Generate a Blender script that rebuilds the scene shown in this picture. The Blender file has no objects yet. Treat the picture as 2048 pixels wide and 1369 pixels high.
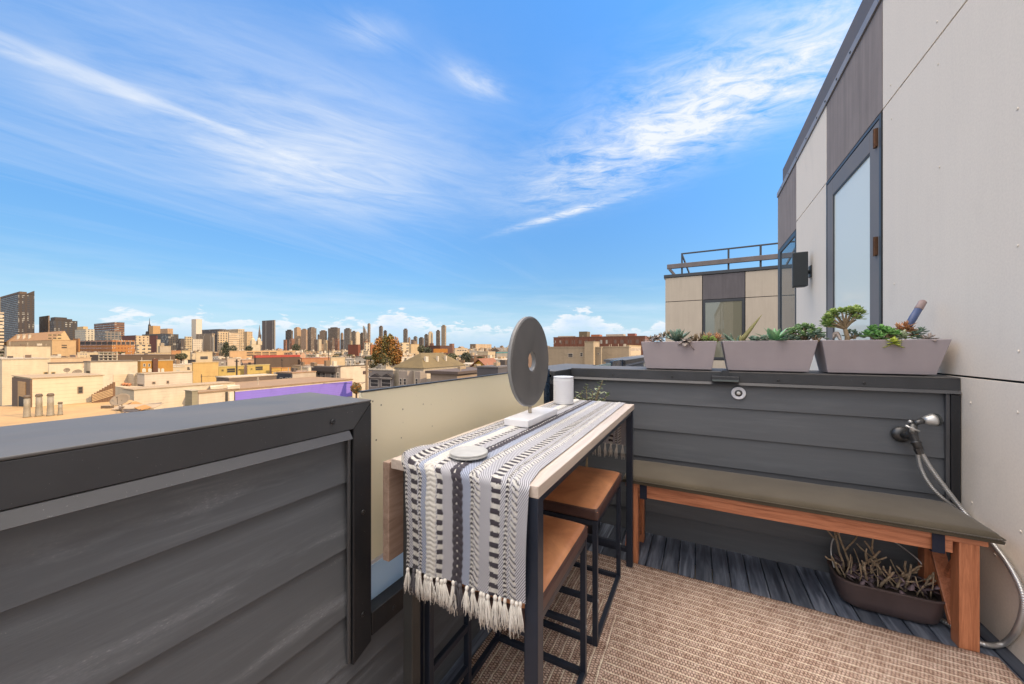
import bpy, bmesh, math, random
from mathutils import Vector, Matrix, noise
random.seed(7)
SC = bpy.context.scene
COL = SC.collection
R = math.radians
PI = math.pi
# ---------------------------------------------------------------- camera frame (used to place things at real distances)
FPX, CH, HY = 720.0, 1.3, 698.0
YAW = math.atan(373/720.0)
SA, CA = math.sin(YAW), math.cos(YAW)
def ray(x, y):
    u = (x-1024)/FPX; v = (HY-y)/FPX
    return (-SA+u*CA, CA+u*SA, v)
def on_z(x, y, z):
    r = ray(x, y); d = (z-CH)/r[2]; return (r[0]*d, r[1]*d, z)
def on_x(x, y, X):
    r = ray(x, y); d = X/r[0]; return (X, r[1]*d, CH+r[2]*d)
def on_y(x, y, Y):
    r = ray(x, y); d = Y/r[1]; return (r[0]*d, Y, CH+r[2]*d)
def at_d(x, y, d):
    r = ray(x, y); return (r[0]*d, r[1]*d, CH+r[2]*d)

# ---------------------------------------------------------------- objects
WPOS = {}
def tag(o, label=None, cat=None, group=None, kind=None):
    if label: o['label'] = label
    if cat: o['category'] = cat
    if group: o['group'] = group
    if kind: o['kind'] = kind
    return o
def empty(name, loc, label=None, cat=None, group=None):
    o = bpy.data.objects.new(name, None); COL.objects.link(o)
    o.location = loc; o.empty_display_size = .1
    WPOS[o] = Vector(loc)
    return tag(o, label, cat, group)
def copy_tree(o, parent=None):
    c = o.copy(); COL.objects.link(c); c.parent = parent
    WPOS[c] = WPOS.get(o, Vector())
    for k in list(o.children): copy_tree(k, c)
    return c
class MB:
    def __init__(s):
        s.bm = bmesh.new()
    def quad(s, *pts):
        try: return s.bm.faces.new([s.bm.verts.new(p) for p in pts])
        except ValueError: return None
    def box(s, x0, x1, y0, y1, z0, z1):
        if x0 > x1: x0, x1 = x1, x0
        if y0 > y1: y0, y1 = y1, y0
        if z0 > z1: z0, z1 = z1, z0
        v = [s.bm.verts.new(p) for p in ((x0,y0,z0),(x1,y0,z0),(x1,y1,z0),(x0,y1,z0),(x0,y0,z1),(x1,y0,z1),(x1,y1,z1),(x0,y1,z1))]
        for f in ((0,3,2,1),(4,5,6,7),(0,1,5,4),(1,2,6,5),(2,3,7,6),(3,0,4,7)):
            s.bm.faces.new([v[i] for i in f])
        return s
    def bar(s, a, b, w, h, up=(0,0,1)):
        a = Vector(a); b = Vector(b); d = (b-a).normalized(); up = Vector(up)
        if abs(d.dot(up)) > .98: up = Vector((1,0,0))
        sx = d.cross(up).normalized(); sy = sx.cross(d).normalized()
        sx *= w/2; sy *= h/2
        v = [s.bm.verts.new(p) for p in (a-sx-sy,a+sx-sy,a+sx+sy,a-sx+sy,b-sx-sy,b+sx-sy,b+sx+sy,b-sx+sy)]
        for f in ((0,1,2,3),(7,6,5,4),(0,4,5,1),(1,5,6,2),(2,6,7,3),(3,7,4,0)):
            s.bm.faces.new([v[i] for i in f])
        return s
    def prism(s, pts, axis, a, b):
        # pts: 2d outline; axis 'x','y','z' is the extrusion direction
        def m(p, t):
            return {'x': (t, p[0], p[1]), 'y': (p[0], t, p[1]), 'z': (p[0], p[1], t)}[axis]
        A = [s.bm.verts.new(m(p, a)) for p in pts]; B = [s.bm.verts.new(m(p, b)) for p in pts]
        n = len(pts)
        s.bm.faces.new(A[::-1]); s.bm.faces.new(B)
        for i in range(n):
            s.bm.faces.new((A[i], A[(i+1) % n], B[(i+1) % n], B[i]))
        return s
    def tube(s, pts, rad, n=8, cap=True):
        pts = [Vector(p) for p in pts]
        if not hasattr(rad, '__len__'): rad = [rad]*len(pts)
        prev = None; rings = []
        for i, p in enumerate(pts):
            t = (pts[min(i+1, len(pts)-1)]-pts[max(i-1, 0)])
            if t.length < 1e-9: t = Vector((0,0,1))
            t.normalize()
            if prev is None:
                ax = Vector((0,0,1)) if abs(t.z) < .9 else Vector((1,0,0))
                u = t.cross(ax).normalized()
            else:
                u = (prev-t*prev.dot(t))
                if u.length < 1e-6: u = t.cross(Vector((.3,.5,.8)))
                u.normalize()
            prev = u; w = t.cross(u)
            rings.append([s.bm.verts.new(p+(u*math.cos(2*PI*k/n)+w*math.sin(2*PI*k/n))*rad[i]) for k in range(n)])
        for a, b in zip(rings, rings[1:]):
            for k in range(n):
                s.bm.faces.new((a[k], a[(k+1) % n], b[(k+1) % n], b[k]))
        if cap:
            s.bm.faces.new(rings[0][::-1]); s.bm.faces.new(rings[-1])
        return s
    def lathe(s, prof, c=(0,0,0), n=32, axis='z', cap=True):
        rings = []
        for r, h in prof:
            ring = []
            for k in range(n):
                a = 2*PI*k/n; x, y = r*math.cos(a), r*math.sin(a)
                p = {'z': (x, y, h), 'x': (h, x, y), 'y': (y, h, x)}[axis]
                ring.append(s.bm.verts.new(Vector(p)+Vector(c)))
            rings.append(ring)
        for a, b in zip(rings, rings[1:]):
            for k in range(n):
                s.bm.faces.new((a[k], a[(k+1) % n], b[(k+1) % n], b[k]))
        if cap:
            if prof[0][0] > 1e-6: s.bm.faces.new(rings[0][::-1])
            if prof[-1][0] > 1e-6: s.bm.faces.new(rings[-1])
        return s
    def grid(s, f, nu, nv):
        V = [[s.bm.verts.new(f(i/nu, j/nv)) for j in range(nv+1)] for i in range(nu+1)]
        for i in range(nu):
            for j in range(nv):
                s.bm.faces.new((V[i][j], V[i+1][j], V[i+1][j+1], V[i][j+1]))
        return V
    def leaf(s, base, d, up, L, W, T=.2, curl=0., tip=.25, belly=.45, ns=5):
        # a fleshy pointed leaf; T thickness ratio, curl bends the tip upward (+) or down (-)
        base = Vector(base); d = Vector(d).normalized(); up = Vector(up)
        sd = d.cross(up)
        if sd.length < 1e-4: sd = d.cross(Vector((.3,.8,.1)))
        sd.normalize(); up = sd.cross(d).normalized()
        rings = []
        for i in range(ns+1):
            t = i/ns
            w = W*.5*(math.sin(PI*min(1, (.12+.88*t)**(math.log(.5)/math.log(belly)) if t > 0 else .1))**.8 if t < 1 else 0)
            w = max(w, W*.5*(.28*(1-t)))
            th = w*T*2+.0008
            c = base+d*(L*t)+up*(curl*L*t*t)
            if i == ns:
                rings.append([s.bm.verts.new(c)])
            else:
                rings.append([s.bm.verts.new(c-sd*w+up*th*.35), s.bm.verts.new(c-up*th*.6), s.bm.verts.new(c+sd*w+up*th*.35), s.bm.verts.new(c+up*th*.18)])
        for a, b in zip(rings, rings[1:]):
            if len(b) == 1:
                for k in range(4): s.bm.faces.new((a[k], a[(k+1) % 4], b[0]))
            else:
                for k in range(4): s.bm.faces.new((a[k], a[(k+1) % 4], b[(k+1) % 4], b[k]))
        return s
    def build(s, name, mat, parent=None, bevel=0, seg=2, smooth=False, origin=None, recalc=True):
        bm = s.bm
        if recalc: bmesh.ops.recalc_face_normals(bm, faces=bm.faces)
        if parent is not None:
            off = WPOS.get(parent, Vector())
        else:
            if origin is None:
                xs = [v.co for v in bm.verts]
                lo = Vector([min(c[i] for c in xs) for i in range(3)]); hi = Vector([max(c[i] for c in xs) for i in range(3)])
                off = Vector(((lo.x+hi.x)/2, (lo.y+hi.y)/2, lo.z))
            else: off = Vector(origin)
        for v in bm.verts: v.co -= off
        me = bpy.data.meshes.new(name); bm.to_mesh(me); bm.free()
        if smooth:
            for p in me.polygons: p.use_smooth = True
        o = bpy.data.objects.new(name, me); COL.objects.link(o)
        if isinstance(mat, (list, tuple)):
            for m in mat: me.materials.append(m)
        elif mat: me.materials.append(mat)
        if parent is not None:
            o.parent = parent; WPOS[o] = off.copy()
        else:
            o.location = off; WPOS[o] = off.copy()
        if bevel:
            b = o.modifiers.new('b', 'BEVEL'); b.width = bevel; b.segments = seg; b.limit_method = 'ANGLE'; b.angle_limit = R(35)
            b.harden_normals = False
        return o

# ---------------------------------------------------------------- node helpers
class NT:
    def __init__(s, name):
        s.m = bpy.data.materials.new(name); s.m.use_nodes = True
        s.t = s.m.node_tree; s.n = s.t.nodes; s.l = s.t.links
        s.b = s.n['Principled BSDF']
    def new(s, typ, **kw):
        n = s.n.new(typ)
        for k, v in kw.items(): setattr(n, k, v)
        return n
    def link(s, a, b): s.l.new(a, b)
    def val(s, sock, v):
        if hasattr(v, 'is_linked') or isinstance(v, bpy.types.NodeSocket): s.l.new(v, sock)
        else: sock.default_value = v
    def math(s, op, a, b=0., c=None, clamp=False):
        n = s.new('ShaderNodeMath', operation=op); n.use_clamp = clamp
        s.val(n.inputs[0], a); s.val(n.inputs[1], b)
        if c is not None: s.val(n.inputs[2], c)
        return n.outputs[0]
    def coord(s, kind='Object'):
        return s.new('ShaderNodeTexCoord').outputs[kind]
    def mapping(s, v, scale=(1,1,1), rot=(0,0,0), loc=(0,0,0)):
        n = s.new('ShaderNodeMapping'); s.link(v, n.inputs['Vector'])
        n.inputs['Scale'].default_value = scale; n.inputs['Rotation'].default_value = rot; n.inputs['Location'].default_value = loc
        return n.outputs[0]
    def noise(s, v, scale=5, detail=4, rough=.55, dist=0., out=0):
        n = s.new('ShaderNodeTexNoise'); s.link(v, n.inputs['Vector'])
        n.inputs['Scale'].default_value = scale; n.inputs['Detail'].default_value = detail
        n.inputs['Roughness'].default_value = rough; n.inputs['Distortion'].default_value = dist
        return n.outputs[out]
    def ramp(s, f, stops, interp='LINEAR'):
        n = s.new('ShaderNodeValToRGB'); s.link(f, n.inputs[0]); r = n.color_ramp; r.interpolation = interp
        while len(r.elements) > 2: r.elements.remove(r.elements[-1])
        for i, (p, c) in enumerate(stops):
            e = r.elements[i] if i < 2 else r.elements.new(p)
            e.position = p; e.color = (c[0], c[1], c[2], 1) if hasattr(c, '__len__') else (c, c, c, 1)
        return n.outputs[0]
    def mapr(s, v, a, b, c=0., d=1., clamp=True):
        n = s.new('ShaderNodeMapRange'); n.clamp = clamp
        s.val(n.inputs[0], v)
        for i, x in enumerate((a, b, c, d)): s.val(n.inputs[i+1], x)
        return n.outputs[0]
    def mix(s, f, a, b, mode='MIX'):
        n = s.new('ShaderNodeMix', data_type='RGBA', blend_type=mode)
        s.val(n.inputs['Factor'], f)
        for sock, v in ((n.inputs[6], a), (n.inputs[7], b)):
            if isinstance(v, (tuple, list)): sock.default_value = (v[0], v[1], v[2], 1)
            else: s.l.new(v, sock)
        return n.outputs[2]
    def sep(s, v):
        n = s.new('ShaderNodeSeparateXYZ'); s.link(v, n.inputs[0]); return n.outputs
    def comb(s, x, y, z):
        n = s.new('ShaderNodeCombineXYZ')
        for i, q in enumerate((x, y, z)): s.val(n.inputs[i], q)
        return n.outputs[0]
    def bump(s, h, strength=.3, dist=.01, prev=None):
        n = s.new('ShaderNodeBump'); s.link(h, n.inputs['Height'])
        n.inputs['Strength'].default_value = strength; n.inputs['Distance'].default_value = dist
        if prev is not None: s.link(prev, n.inputs['Normal'])
        return n.outputs[0]
    def set(s, **kw):
        for k, v in kw.items():
            nm = {'color': 'Base Color', 'rough': 'Roughness', 'metal': 'Metallic', 'normal': 'Normal', 'spec': 'Specular IOR Level',
                  'trans': 'Transmission Weight', 'sub': 'Subsurface Weight', 'sheen': 'Sheen Weight', 'coat': 'Coat Weight', 'ior': 'IOR', 'alpha': 'Alpha'}[k]
            sock = s.b.inputs[nm]
            if isinstance(v, (tuple, list)): sock.default_value = (v[0], v[1], v[2], 1)
            elif isinstance(v, (int, float)): sock.default_value = v
            else: s.l.new(v, sock)
        return s.m
def plain(name, col, rough=.6, metal=0., var=.18, scale=6., bump=0., spec=.5):
    t = NT(name); c = t.coord()
    n = t.noise(c, scale, 5, .6)
    lo = tuple(x*(1-var) for x in col); hi = tuple(min(1, x*(1+var)) for x in col)
    t.set(color=t.ramp(n, [(.3, lo), (.7, hi)]), rough=t.mapr(n, .2, .8, max(.02, rough-.08), min(1, rough+.08)), metal=metal, spec=spec)
    if bump: t.set(normal=t.bump(t.noise(c, scale*8, 3, .6), bump, .004))
    return t.m
def leafmat(name, c1, c2, rough=.45, sub=.15, scale=9.):
    t = NT(name); c = t.coord(); n = t.noise(c, scale, 3, .6)
    rnd = t.new('ShaderNodeNewGeometry').outputs['Random Per Island']
    f = t.math('ADD', t.math('MULTIPLY', n, .6), t.math('MULTIPLY', rnd, .5), clamp=True)
    t.set(color=t.ramp(f, [(.25, c1), (.8, c2)]), rough=rough, sub=0.)
    return t.m
# ---------------------------------------------------------------- materials of the terrace
def siding_mat(name, axis='y', base=(.102,.112,.124)):
    # dark grey painted lap boards with dry, dusty smears running along the boards
    t = NT(name); c = t.coord(); x, y, z = t.sep(c)
    sc = (1.2, .9, 13) if axis == 'y' else (.9, 1.2, 13)
    n1 = t.noise(t.mapping(c, sc), 2.2, 5, .6, .4)
    n2 = t.noise(t.mapping(c, (60, 3, 60) if axis == 'y' else (3, 60, 60)), 3, 4, .7)
    n3 = t.noise(c, 420, 2, .5)
    big = t.noise(c, 2.3, 3, .5)
    smear = t.math('MULTIPLY', t.math('MULTIPLY', t.mapr(n1, .50, .74), t.mapr(n2, .3, .65)), t.mapr(big, .36, .54))
    tb = t.math('FRACT', t.math('DIVIDE', t.math('SUBTRACT', z, .152), .1915)); cid = t.math('FLOOR', t.math('DIVIDE', t.math('SUBTRACT', z, .152), .1915))
    along = y if axis == 'y' else x
    band = t.math('MULTIPLY', t.mapr(tb, .06, .20), t.mapr(tb, .55, .30))
    nb = t.noise(t.comb(t.math('MULTIPLY', along, 2.1), t.math('MULTIPLY', tb, 2.2), t.math('MULTIPLY', cid, 7.3)), 1.3, 4, .6)
    band = t.math('MULTIPLY', t.math('MULTIPLY', band, t.mapr(nb, .46, .62)), 1. if axis == 'y' else .22)
    fl = t.noise(t.comb(t.math('MULTIPLY', along, 110.), t.math('MULTIPLY', z, 260.), 0.), 1., 3, .6)
    smear = t.math('MAXIMUM', t.math('MULTIPLY', smear, .6 if axis == 'y' else .25), t.math('MULTIPLY', band, t.mapr(fl, .25, .75, .35, .9)))
    spk = t.math('MAXIMUM', t.math('MULTIPLY', t.mapr(n3, .64, .70), t.mapr(n1, .6, .7)), t.math('MULTIPLY', t.mapr(fl, .60, .68), t.mapr(band, .25, .6)))
    hi = tuple(v*2.6+.03 for v in base)
    col = t.mix(t.math('MULTIPLY', smear, .62), t.ramp(n1, [(.2, tuple(v*.93 for v in base)), (.8, tuple(v*1.09 for v in base))]), hi)
    col = t.mix(t.math('MULTIPLY', spk, .55), col, (.30,.30,.31))
    b = t.bump(t.noise(t.mapping(c, (40, 4, 40) if axis == 'y' else (4, 40, 40)), 5, 4, .6), .12, .004)
    t.set(color=col, rough=t.mapr(n1, .3, .75, .42, .62), normal=b, spec=.45)
    return t.m
M = {}
M['siding_y'] = siding_mat('siding_along', 'y')
M['siding_x'] = siding_mat('siding_across', 'x', (.102,.109,.118))
def cap_mat(name, base, rough=.34):
    t = NT(name); c = t.coord()
    n = t.noise(c, 3.5, 6, .65, .5); n2 = t.noise(c, 40, 4, .6); v = t.noise(c, 260, 2, .5)
    col = t.ramp(n, [(.3, tuple(q*.8 for q in base)), (.72, tuple(q*1.25 for q in base))])
    col = t.mix(t.math('MULTIPLY', t.mapr(v, .72, .76), .4), col, (.32,.31,.29))
    st = t.noise(c, 1.7, 5, .65, .8)
    col = t.mix(t.math('MULTIPLY', t.mapr(st, .56, .68), .45), col, tuple(q*.45 for q in base))
    t.set(color=col, rough=t.mapr(n, .25, .8, rough-.06, rough+.16), normal=t.bump(n2, .04, .003), spec=.5)
    return t.m
M['cap'] = cap_mat('painted_metal_black', (.040,.042,.046))
M['cap_top'] = cap_mat('painted_metal_grey', (.094,.090,.086), .5)
M['trim'] = cap_mat('trim_black', (.014,.015,.018), .36)
M['lip'] = cap_mat('lip_grey', (.066,.067,.071), .42)
M['screw'] = plain('screw_steel', (.45,.45,.45), .35, .9, .1)
M['screw_dark'] = plain('screw_dark', (.05,.05,.052), .3, .7, .1)
def panel_mat(name, base, streak=.12, rough=.72):
    t = NT(name); c = t.coord()
    n1 = t.noise(t.mapping(c, (9, 9, .55)), 1.6, 5, .6, .2)
    n2 = t.noise(c, 2.2, 5, .6); n3 = t.noise(c, 90, 3, .6)
    f = t.math('ADD', t.math('MULTIPLY', n1, .62), t.math('MULTIPLY', n2, .38))
    col = t.ramp(f, [(.32, tuple(v*(1-streak) for v in base)), (.68, tuple(min(1, v*(1+streak)) for v in base))])
    sm = t.noise(t.mapping(c, (1, 1.6, .8)), 1.1, 6, .7, 1.2)
    col = t.mix(t.math('MULTIPLY', t.mapr(sm, .58, .74), .16), col, tuple(v*.62 for v in base))
    col = t.mix(.10, col, t.ramp(n3, [(.35, tuple(v*.6 for v in base)), (.65, tuple(min(1, v*1.25) for v in base))]))
    t.set(color=col, rough=rough, normal=t.bump(n3, .10, .002), spec=.3)
    return t.m
M['panel'] = panel_mat('fibre_cement_light', (.84,.75,.64), .022)
M['panel_dark'] = panel_mat('fibre_cement_brown', (.27,.225,.205), .24)
M['panel_tan'] = panel_mat('fibre_cement_tan', (.42,.355,.275), .07)
M['panel_slate'] = panel_mat('fibre_cement_slate', (.105,.093,.095), .18)
M['joint'] = plain('joint_black', (.02,.02,.02), .9)  # near-black core that shows in the joints between panels
M['frame'] = plain('frame_bluegrey', (.185,.172,.170), .6, 0, .1, 3)
M['frame_dark'] = plain('frame_charcoal', (.03,.032,.036), .4, 0, .12, 3)
M['flash'] = plain('flashing_grey', (.27,.255,.26), .45, .0, .15, 3)
M['coping'] = plain('coping_brown', (.13,.108,.102), .6, 0, .2, 3)
M['bronze'] = plain('hinge_bronze', (.12,.055,.025), .5, .5, .35, 30)
def pane_mat(name, tint, rough, body):
    # window glass: a mirror-like coat over a body of the given colour
    t = NT(name)
    t.set(color=body, rough=.5, spec=.2, coat=(.45 if body[0] > .5 else 1.0))
    t.b.inputs['Coat Roughness'].default_value = rough
    t.b.inputs['Coat IOR'].default_value = 2.1
    return t.m
M['pane_pale'] = pane_mat('glass_pale_reflection', None, .015, (.80,.84,.76))  # pale reflection of the sky put into the body colour
M['pane_dark'] = pane_mat('glass_dark', None, .015, (.055,.08,.085))
M['pane_far'] = pane_mat('glass_room', None, .015, (.16,.15,.10))
# frosted balustrade glass: scatters daylight from the city side
def frost_mat(name, c, mixd=.35):
    t = NT(name)
    n = t.noise(t.coord(), 1.5, 3, .5)
    col = t.ramp(n, [(.3, tuple(v*.95 for v in c)), (.7, c)])
    if 'cream' in name:
        vo = t.new('ShaderNodeTexVoronoi'); t.link(t.mapping(t.coord(), (0, 1, 1)), vo.inputs['Vector']); vo.inputs['Scale'].default_value = 34
        dirt = t.math('MULTIPLY', t.mapr(vo.outputs['Distance'], .13, .08), t.math('GREATER_THAN', t.sep(vo.outputs['Color'])[0], .86))
        dirt = t.math('MULTIPLY', dirt, t.mapr(t.sep(t.coord())[1], -.2, -.75))
        col = t.mix(t.math('MULTIPLY', dirt, .85), col, (.10,.08,.06))
    t.set(color=col, rough=.30, spec=.5)
    tr = t.new('ShaderNodeBsdfTranslucent'); t.link(col, tr.inputs['Color'])
    mx = t.new('ShaderNodeMixShader'); mx.inputs[0].default_value = mixd
    t.link(t.b.outputs[0], mx.inputs[1]); t.link(tr.outputs[0], mx.inputs[2])
    t.link(mx.outputs[0], t.n['Material Output'].inputs['Surface'])
    return t.m
M['frost'] = frost_mat('frosted_glass_lit_cream', (.93,.86,.68), .5)  # city light coming through white glass, put into the colour as cream
M['frost_blue'] = frost_mat('frosted_glass_shade_blue', (.66,.82,.93), .4)  # bluish shade at the foot of the glass, put into the colour
M['glass_teal'] = frost_mat('glass_teal', (.38,.50,.50), .3)
M['navy'] = plain('glass_navy_reflection', (.018,.036,.065), .25)  # dark blue reflections put into the colour
# deck
def deck_mat():
    t = NT('deck_boards'); c = t.coord()
    rnd = t.new('ShaderNodeNewGeometry').outputs['Random Per Island']
    off = t.comb(t.math('MULTIPLY', rnd, 7.), t.math('MULTIPLY', rnd, 31.), 0.)
    v = t.new('ShaderNodeVectorMath', operation='ADD'); t.link(c, v.inputs[0]); t.link(off, v.inputs[1]); c2 = v.outputs[0]
    g = t.noise(t.mapping(c2, (26, 1.8, 10)), 1.8, 5, .6, .5)
    w = t.noise(t.mapping(c2, (5, 2.2, 1)), 1.6, 4, .6, .6)
    col = t.ramp(g, [(.30, (.024,.030,.046)), (.5, (.088,.108,.150)), (.74, (.25,.285,.35))])
    col = t.mix(t.math('MULTIPLY', t.mapr(w, .5, .75), .75), col, t.ramp(g, [(.3, (.06,.075,.105)), (.7, (.19,.215,.26))]))
    col = t.mix(t.math('MULTIPLY', t.mapr(rnd, .35, 1.), .7), col, (.022,.028,.040))
    t.set(color=col, rough=t.mapr(g, .3, .7, .36, .6), normal=t.bump(g, .35, .003))
    return t.m
M['deck'] = deck_mat()
def wood(name, c1, c2, axis='x', rough=.42, sc=1.):
    t = NT(name); c = t.coord()
    rnd = t.new('ShaderNodeNewGeometry').outputs['Random Per Island']
    v = t.new('ShaderNodeVectorMath', operation='ADD'); t.link(c, v.inputs[0])
    t.link(t.comb(t.math('MULTIPLY', rnd, 3.), t.math('MULTIPLY', rnd, 5.), t.math('MULTIPLY', rnd, 9.)), v.inputs[1])
    s = {'x': (1.6, 26, 26), 'y': (26, 1.6, 26), 'z': (26, 26, 1.6)}[axis]
    g = t.noise(t.mapping(v.outputs[0], tuple(q*sc for q in s)), 2.0, 6, .6, 1.1)
    f = t.noise(t.mapping(v.outputs[0], tuple(q*6*sc for q in s)), 2.0, 3, .6)
    h = t.math('ADD', t.math('MULTIPLY', g, .75), t.math('MULTIPLY', f, .25))
    t.set(color=t.ramp(h, [(.33, c1), (.66, c2)]), rough=rough, normal=t.bump(h, .08, .002))
    return t.m
M['teak_x'] = wood('acacia_along', (.30,.10,.046), (.60,.245,.125), 'x')
M['teak_y'] = wood('acacia_across', (.30,.10,.046), (.58,.235,.12), 'y')
M['teak_z'] = wood('acacia_upright', (.33,.11,.046), (.63,.255,.125), 'z')
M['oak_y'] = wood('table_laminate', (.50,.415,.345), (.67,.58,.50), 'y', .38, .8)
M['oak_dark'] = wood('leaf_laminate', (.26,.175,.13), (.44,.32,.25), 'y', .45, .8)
M['steel_navy'] = plain('table_steel', (.020,.028,.046), .36, .2, .15, 5)
M['steel_grey'] = plain('table_steel_left', (.050,.050,.048), .42, .25, .15, 5)
def leather():
    t = NT('tan_leather'); c = t.coord()
    n = t.noise(c, 4.5, 5, .6, .6); f = t.noise(c, 160, 3, .6)
    vo = t.new('ShaderNodeTexVoronoi'); t.link(c, vo.inputs['Vector']); vo.inputs['Scale'].default_value = 330
    t.set(color=t.ramp(n, [(.28, (.44,.165,.070)), (.72, (.82,.39,.185))]), rough=t.mapr(n, .3, .7, .34, .48),
          normal=t.bump(t.math('ADD', vo.outputs[0], f), .06, .002), spec=.5)
    return t.m
M['leather'] = leather()
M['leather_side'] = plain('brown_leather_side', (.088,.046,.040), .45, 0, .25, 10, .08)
M['cushion'] = None
def fabric(name, c1, c2, sc=650.):
    t = NT(name); c = t.coord(); x, y, z = t.sep(c)
    wv = t.math('MULTIPLY', t.math('SINE', t.math('MULTIPLY', x, sc)), t.math('SINE', t.math('MULTIPLY', y, sc)))
    n = t.noise(c, 5, 5, .6); f = t.noise(c, 260, 3, .7)
    k = t.math('ADD', t.math('MULTIPLY', n, .5), t.math('MULTIPLY', f, .5))
    t.set(color=t.ramp(k, [(.3, c1), (.7, c2)]), rough=.9, sheen=.2, normal=t.bump(t.math('ADD', wv, t.math('MULTIPLY', f, 2.)), .18, .0015), spec=.2)
    return t.m
M['cushion'] = fabric('olive_canvas', (.052,.042,.027), (.098,.081,.056))
M['strap'] = plain('navy_webbing', (.008,.011,.028), .8, 0, .2, 60, .2)
def rug_mat(x0, x1, y1):
    t = NT('woven_rug'); c = t.new('ShaderNodeNewGeometry').outputs['Position']; x, y, z = t.sep(c)
    wob = t.math('ADD', t.noise(c, 9, 3, .6), t.math('MULTIPLY', t.math('SUBTRACT', t.noise(c, 55, 3, .7), .5), .55))
    xx = t.math('ADD', x, t.math('MULTIPLY', t.math('SUBTRACT', wob, .5), .010)); yy = t.math('ADD', y, t.math('MULTIPLY', t.math('SUBTRACT', wob, .5), .012))
    dl = t.math('SUBTRACT', xx, x0); dr = t.math('SUBTRACT', x1, xx); dt = t.math('SUBTRACT', y1, yy)
    de = dl
    side = t.math('MULTIPLY', t.math('LESS_THAN', de, dt), t.math('LESS_THAN', de, .50))            # 1 in the side borders, 0 in the far border
    p = t.math('ADD', t.math('MULTIPLY', de, side), t.math('MULTIPLY', dt, t.math('SUBTRACT', 1., side)))
    s = t.math('ADD', t.math('MULTIPLY', x, t.math('SUBTRACT', 1., side)), t.math('MULTIPLY', y, side))
    fr = t.math('FRACT', t.math('DIVIDE', p, .0408))
    fr2 = t.math('FRACT', t.math('DIVIDE', p, .0136))
    line = t.math('ADD', t.mapr(fr, .84, .9), t.mapr(fr, .97, .93), clamp=True)
    line = t.math('MULTIPLY', t.mapr(fr, .80, .86), t.mapr(fr, 1.0, .95))
    cell = t.math('FLOOR', t.math('DIVIDE', p, .0408)); cell2 = t.math('FLOOR', t.math('DIVIDE', p, .0136))
    st = t.math('FRACT', t.math('ADD', t.math('DIVIDE', s, .0115), t.math('MULTIPLY', cell2, .5)))
    tuft = t.math('MULTIPLY', t.mapr(t.math('ABSOLUTE', t.math('SUBTRACT', st, .5)), .44, .18), t.mapr(t.math('ABSOLUTE', t.math('SUBTRACT', fr2, .5)), .48, .25))
    nn = t.noise(t.comb(t.math('MULTIPLY', s, 190.), t.math('MULTIPLY', p, 40.), side), 1., 4, .7)
    tn = t.noise(t.comb(t.math('MULTIPLY', s, 120.), t.math('MULTIPLY', p, 75.), side), 1., 3, .6)
    tuft = t.math('MULTIPLY', t.math('ADD', t.math('MULTIPLY', tuft, t.mapr(tn, .3, .6, .55, 1.25)), t.mapr(tn, .5, .75, 0., .35)), 1., clamp=True)
    big = t.noise(c, 3.2, 4, .6); blot = t.noise(t.comb(t.math('MULTIPLY', s, 22.), t.math('MULTIPLY', cell, 5.3), side), 1., 3, .6)
    f = t.math('ADD', t.math('MULTIPLY', nn, .62), t.math('MULTIPLY', blot, .38))
    col = t.ramp(f, [(.30, (.15,.080,.056)), (.40, (.36,.23,.175)), (.51, (.62,.46,.375)), (.66, (.85,.70,.605))])
    col = t.mix(t.mapr(tuft, .0, .6, .88, 0.), col, (.085,.045,.028))
    col = t.mix(t.math('MULTIPLY', line, t.mapr(blot, .3, .6, .45, .95)), col, t.ramp(nn, [(.3, (.66,.55,.43)), (.6, (.90,.80,.66))]))
    col = t.mix(t.math('MULTIPLY', t.mapr(big, .45, .7), .25), col, (.28,.19,.14))
    h = t.math('ADD', t.math('MULTIPLY', tuft, 1.), t.math('MULTIPLY', line, 1.2)); h = t.math('ADD', h, t.math('MULTIPLY', nn, 1.2))
    t.set(color=col, rough=.92, normal=t.bump(h, .75, .004), spec=.15)
    return t.m
M['rug'] = rug_mat(-.84, 1.11, 2.265)
M['rug_edge'] = plain('rug_edge', (.17,.10,.06), .9, 0, .4, 60)
M['marble'] = plain('white_marble', (.78,.78,.80), .22, 0, .06, 9)
def stone_disc():
    t = NT('brushed_dark_stone'); c = t.coord()
    n = t.noise(t.mapping(c, (6, 6, 3.2)), 1.3, 6, .6, .8); f = t.noise(c, 130, 3, .6)
    t.set(color=t.ramp(n, [(.25, (.072,.070,.067)), (.75, (.135,.130,.125))]), rough=t.mapr(n, .3, .7, .42, .6), metal=.0, normal=t.bump(f, .05, .002))
    return t.m
M['disc'] = stone_disc()
M['disc_rim'] = plain('disc_rim', (.20,.198,.193), .5, .0, .15, 8)
M['brass'] = plain('post_brushed_brass', (.42,.37,.30), .3, .95, .1)
M['ceramic'] = plain('white_ceramic', (.66,.67,.70), .45, 0, .04, 8)
M['coaster'] = plain('pewter_coaster', (.42,.42,.40), .5, .0, .12, 30, .05)
M['planter'] = plain('taupe_planter', (.36,.312,.322), .62, 0, .07, 4, .05)
M['planter_side'] = plain('planter_inside', (.42,.37,.31), .7)
M['soil'] = plain('dark_soil', (.035,.026,.02), .95, 0, .5, 60, .6)
M['stonechips'] = plain('pale_gravel', (.52,.47,.42), .8, 0, .3, 90, .5)
M['trough'] = plain('brown_trough', (.078,.057,.057), .45, 0, .2, 6, .06)
M['twig'] = plain('pruned_twig', (.33,.255,.17), .8, 0, .4, 60, .5)
M['deadleaf'] = leafmat('dry_purple_leaf', (.045,.033,.040), (.24,.18,.20), .8)
M['chrome'] = plain('hose_steel', (.56,.56,.55), .36, .8, .06)
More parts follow.
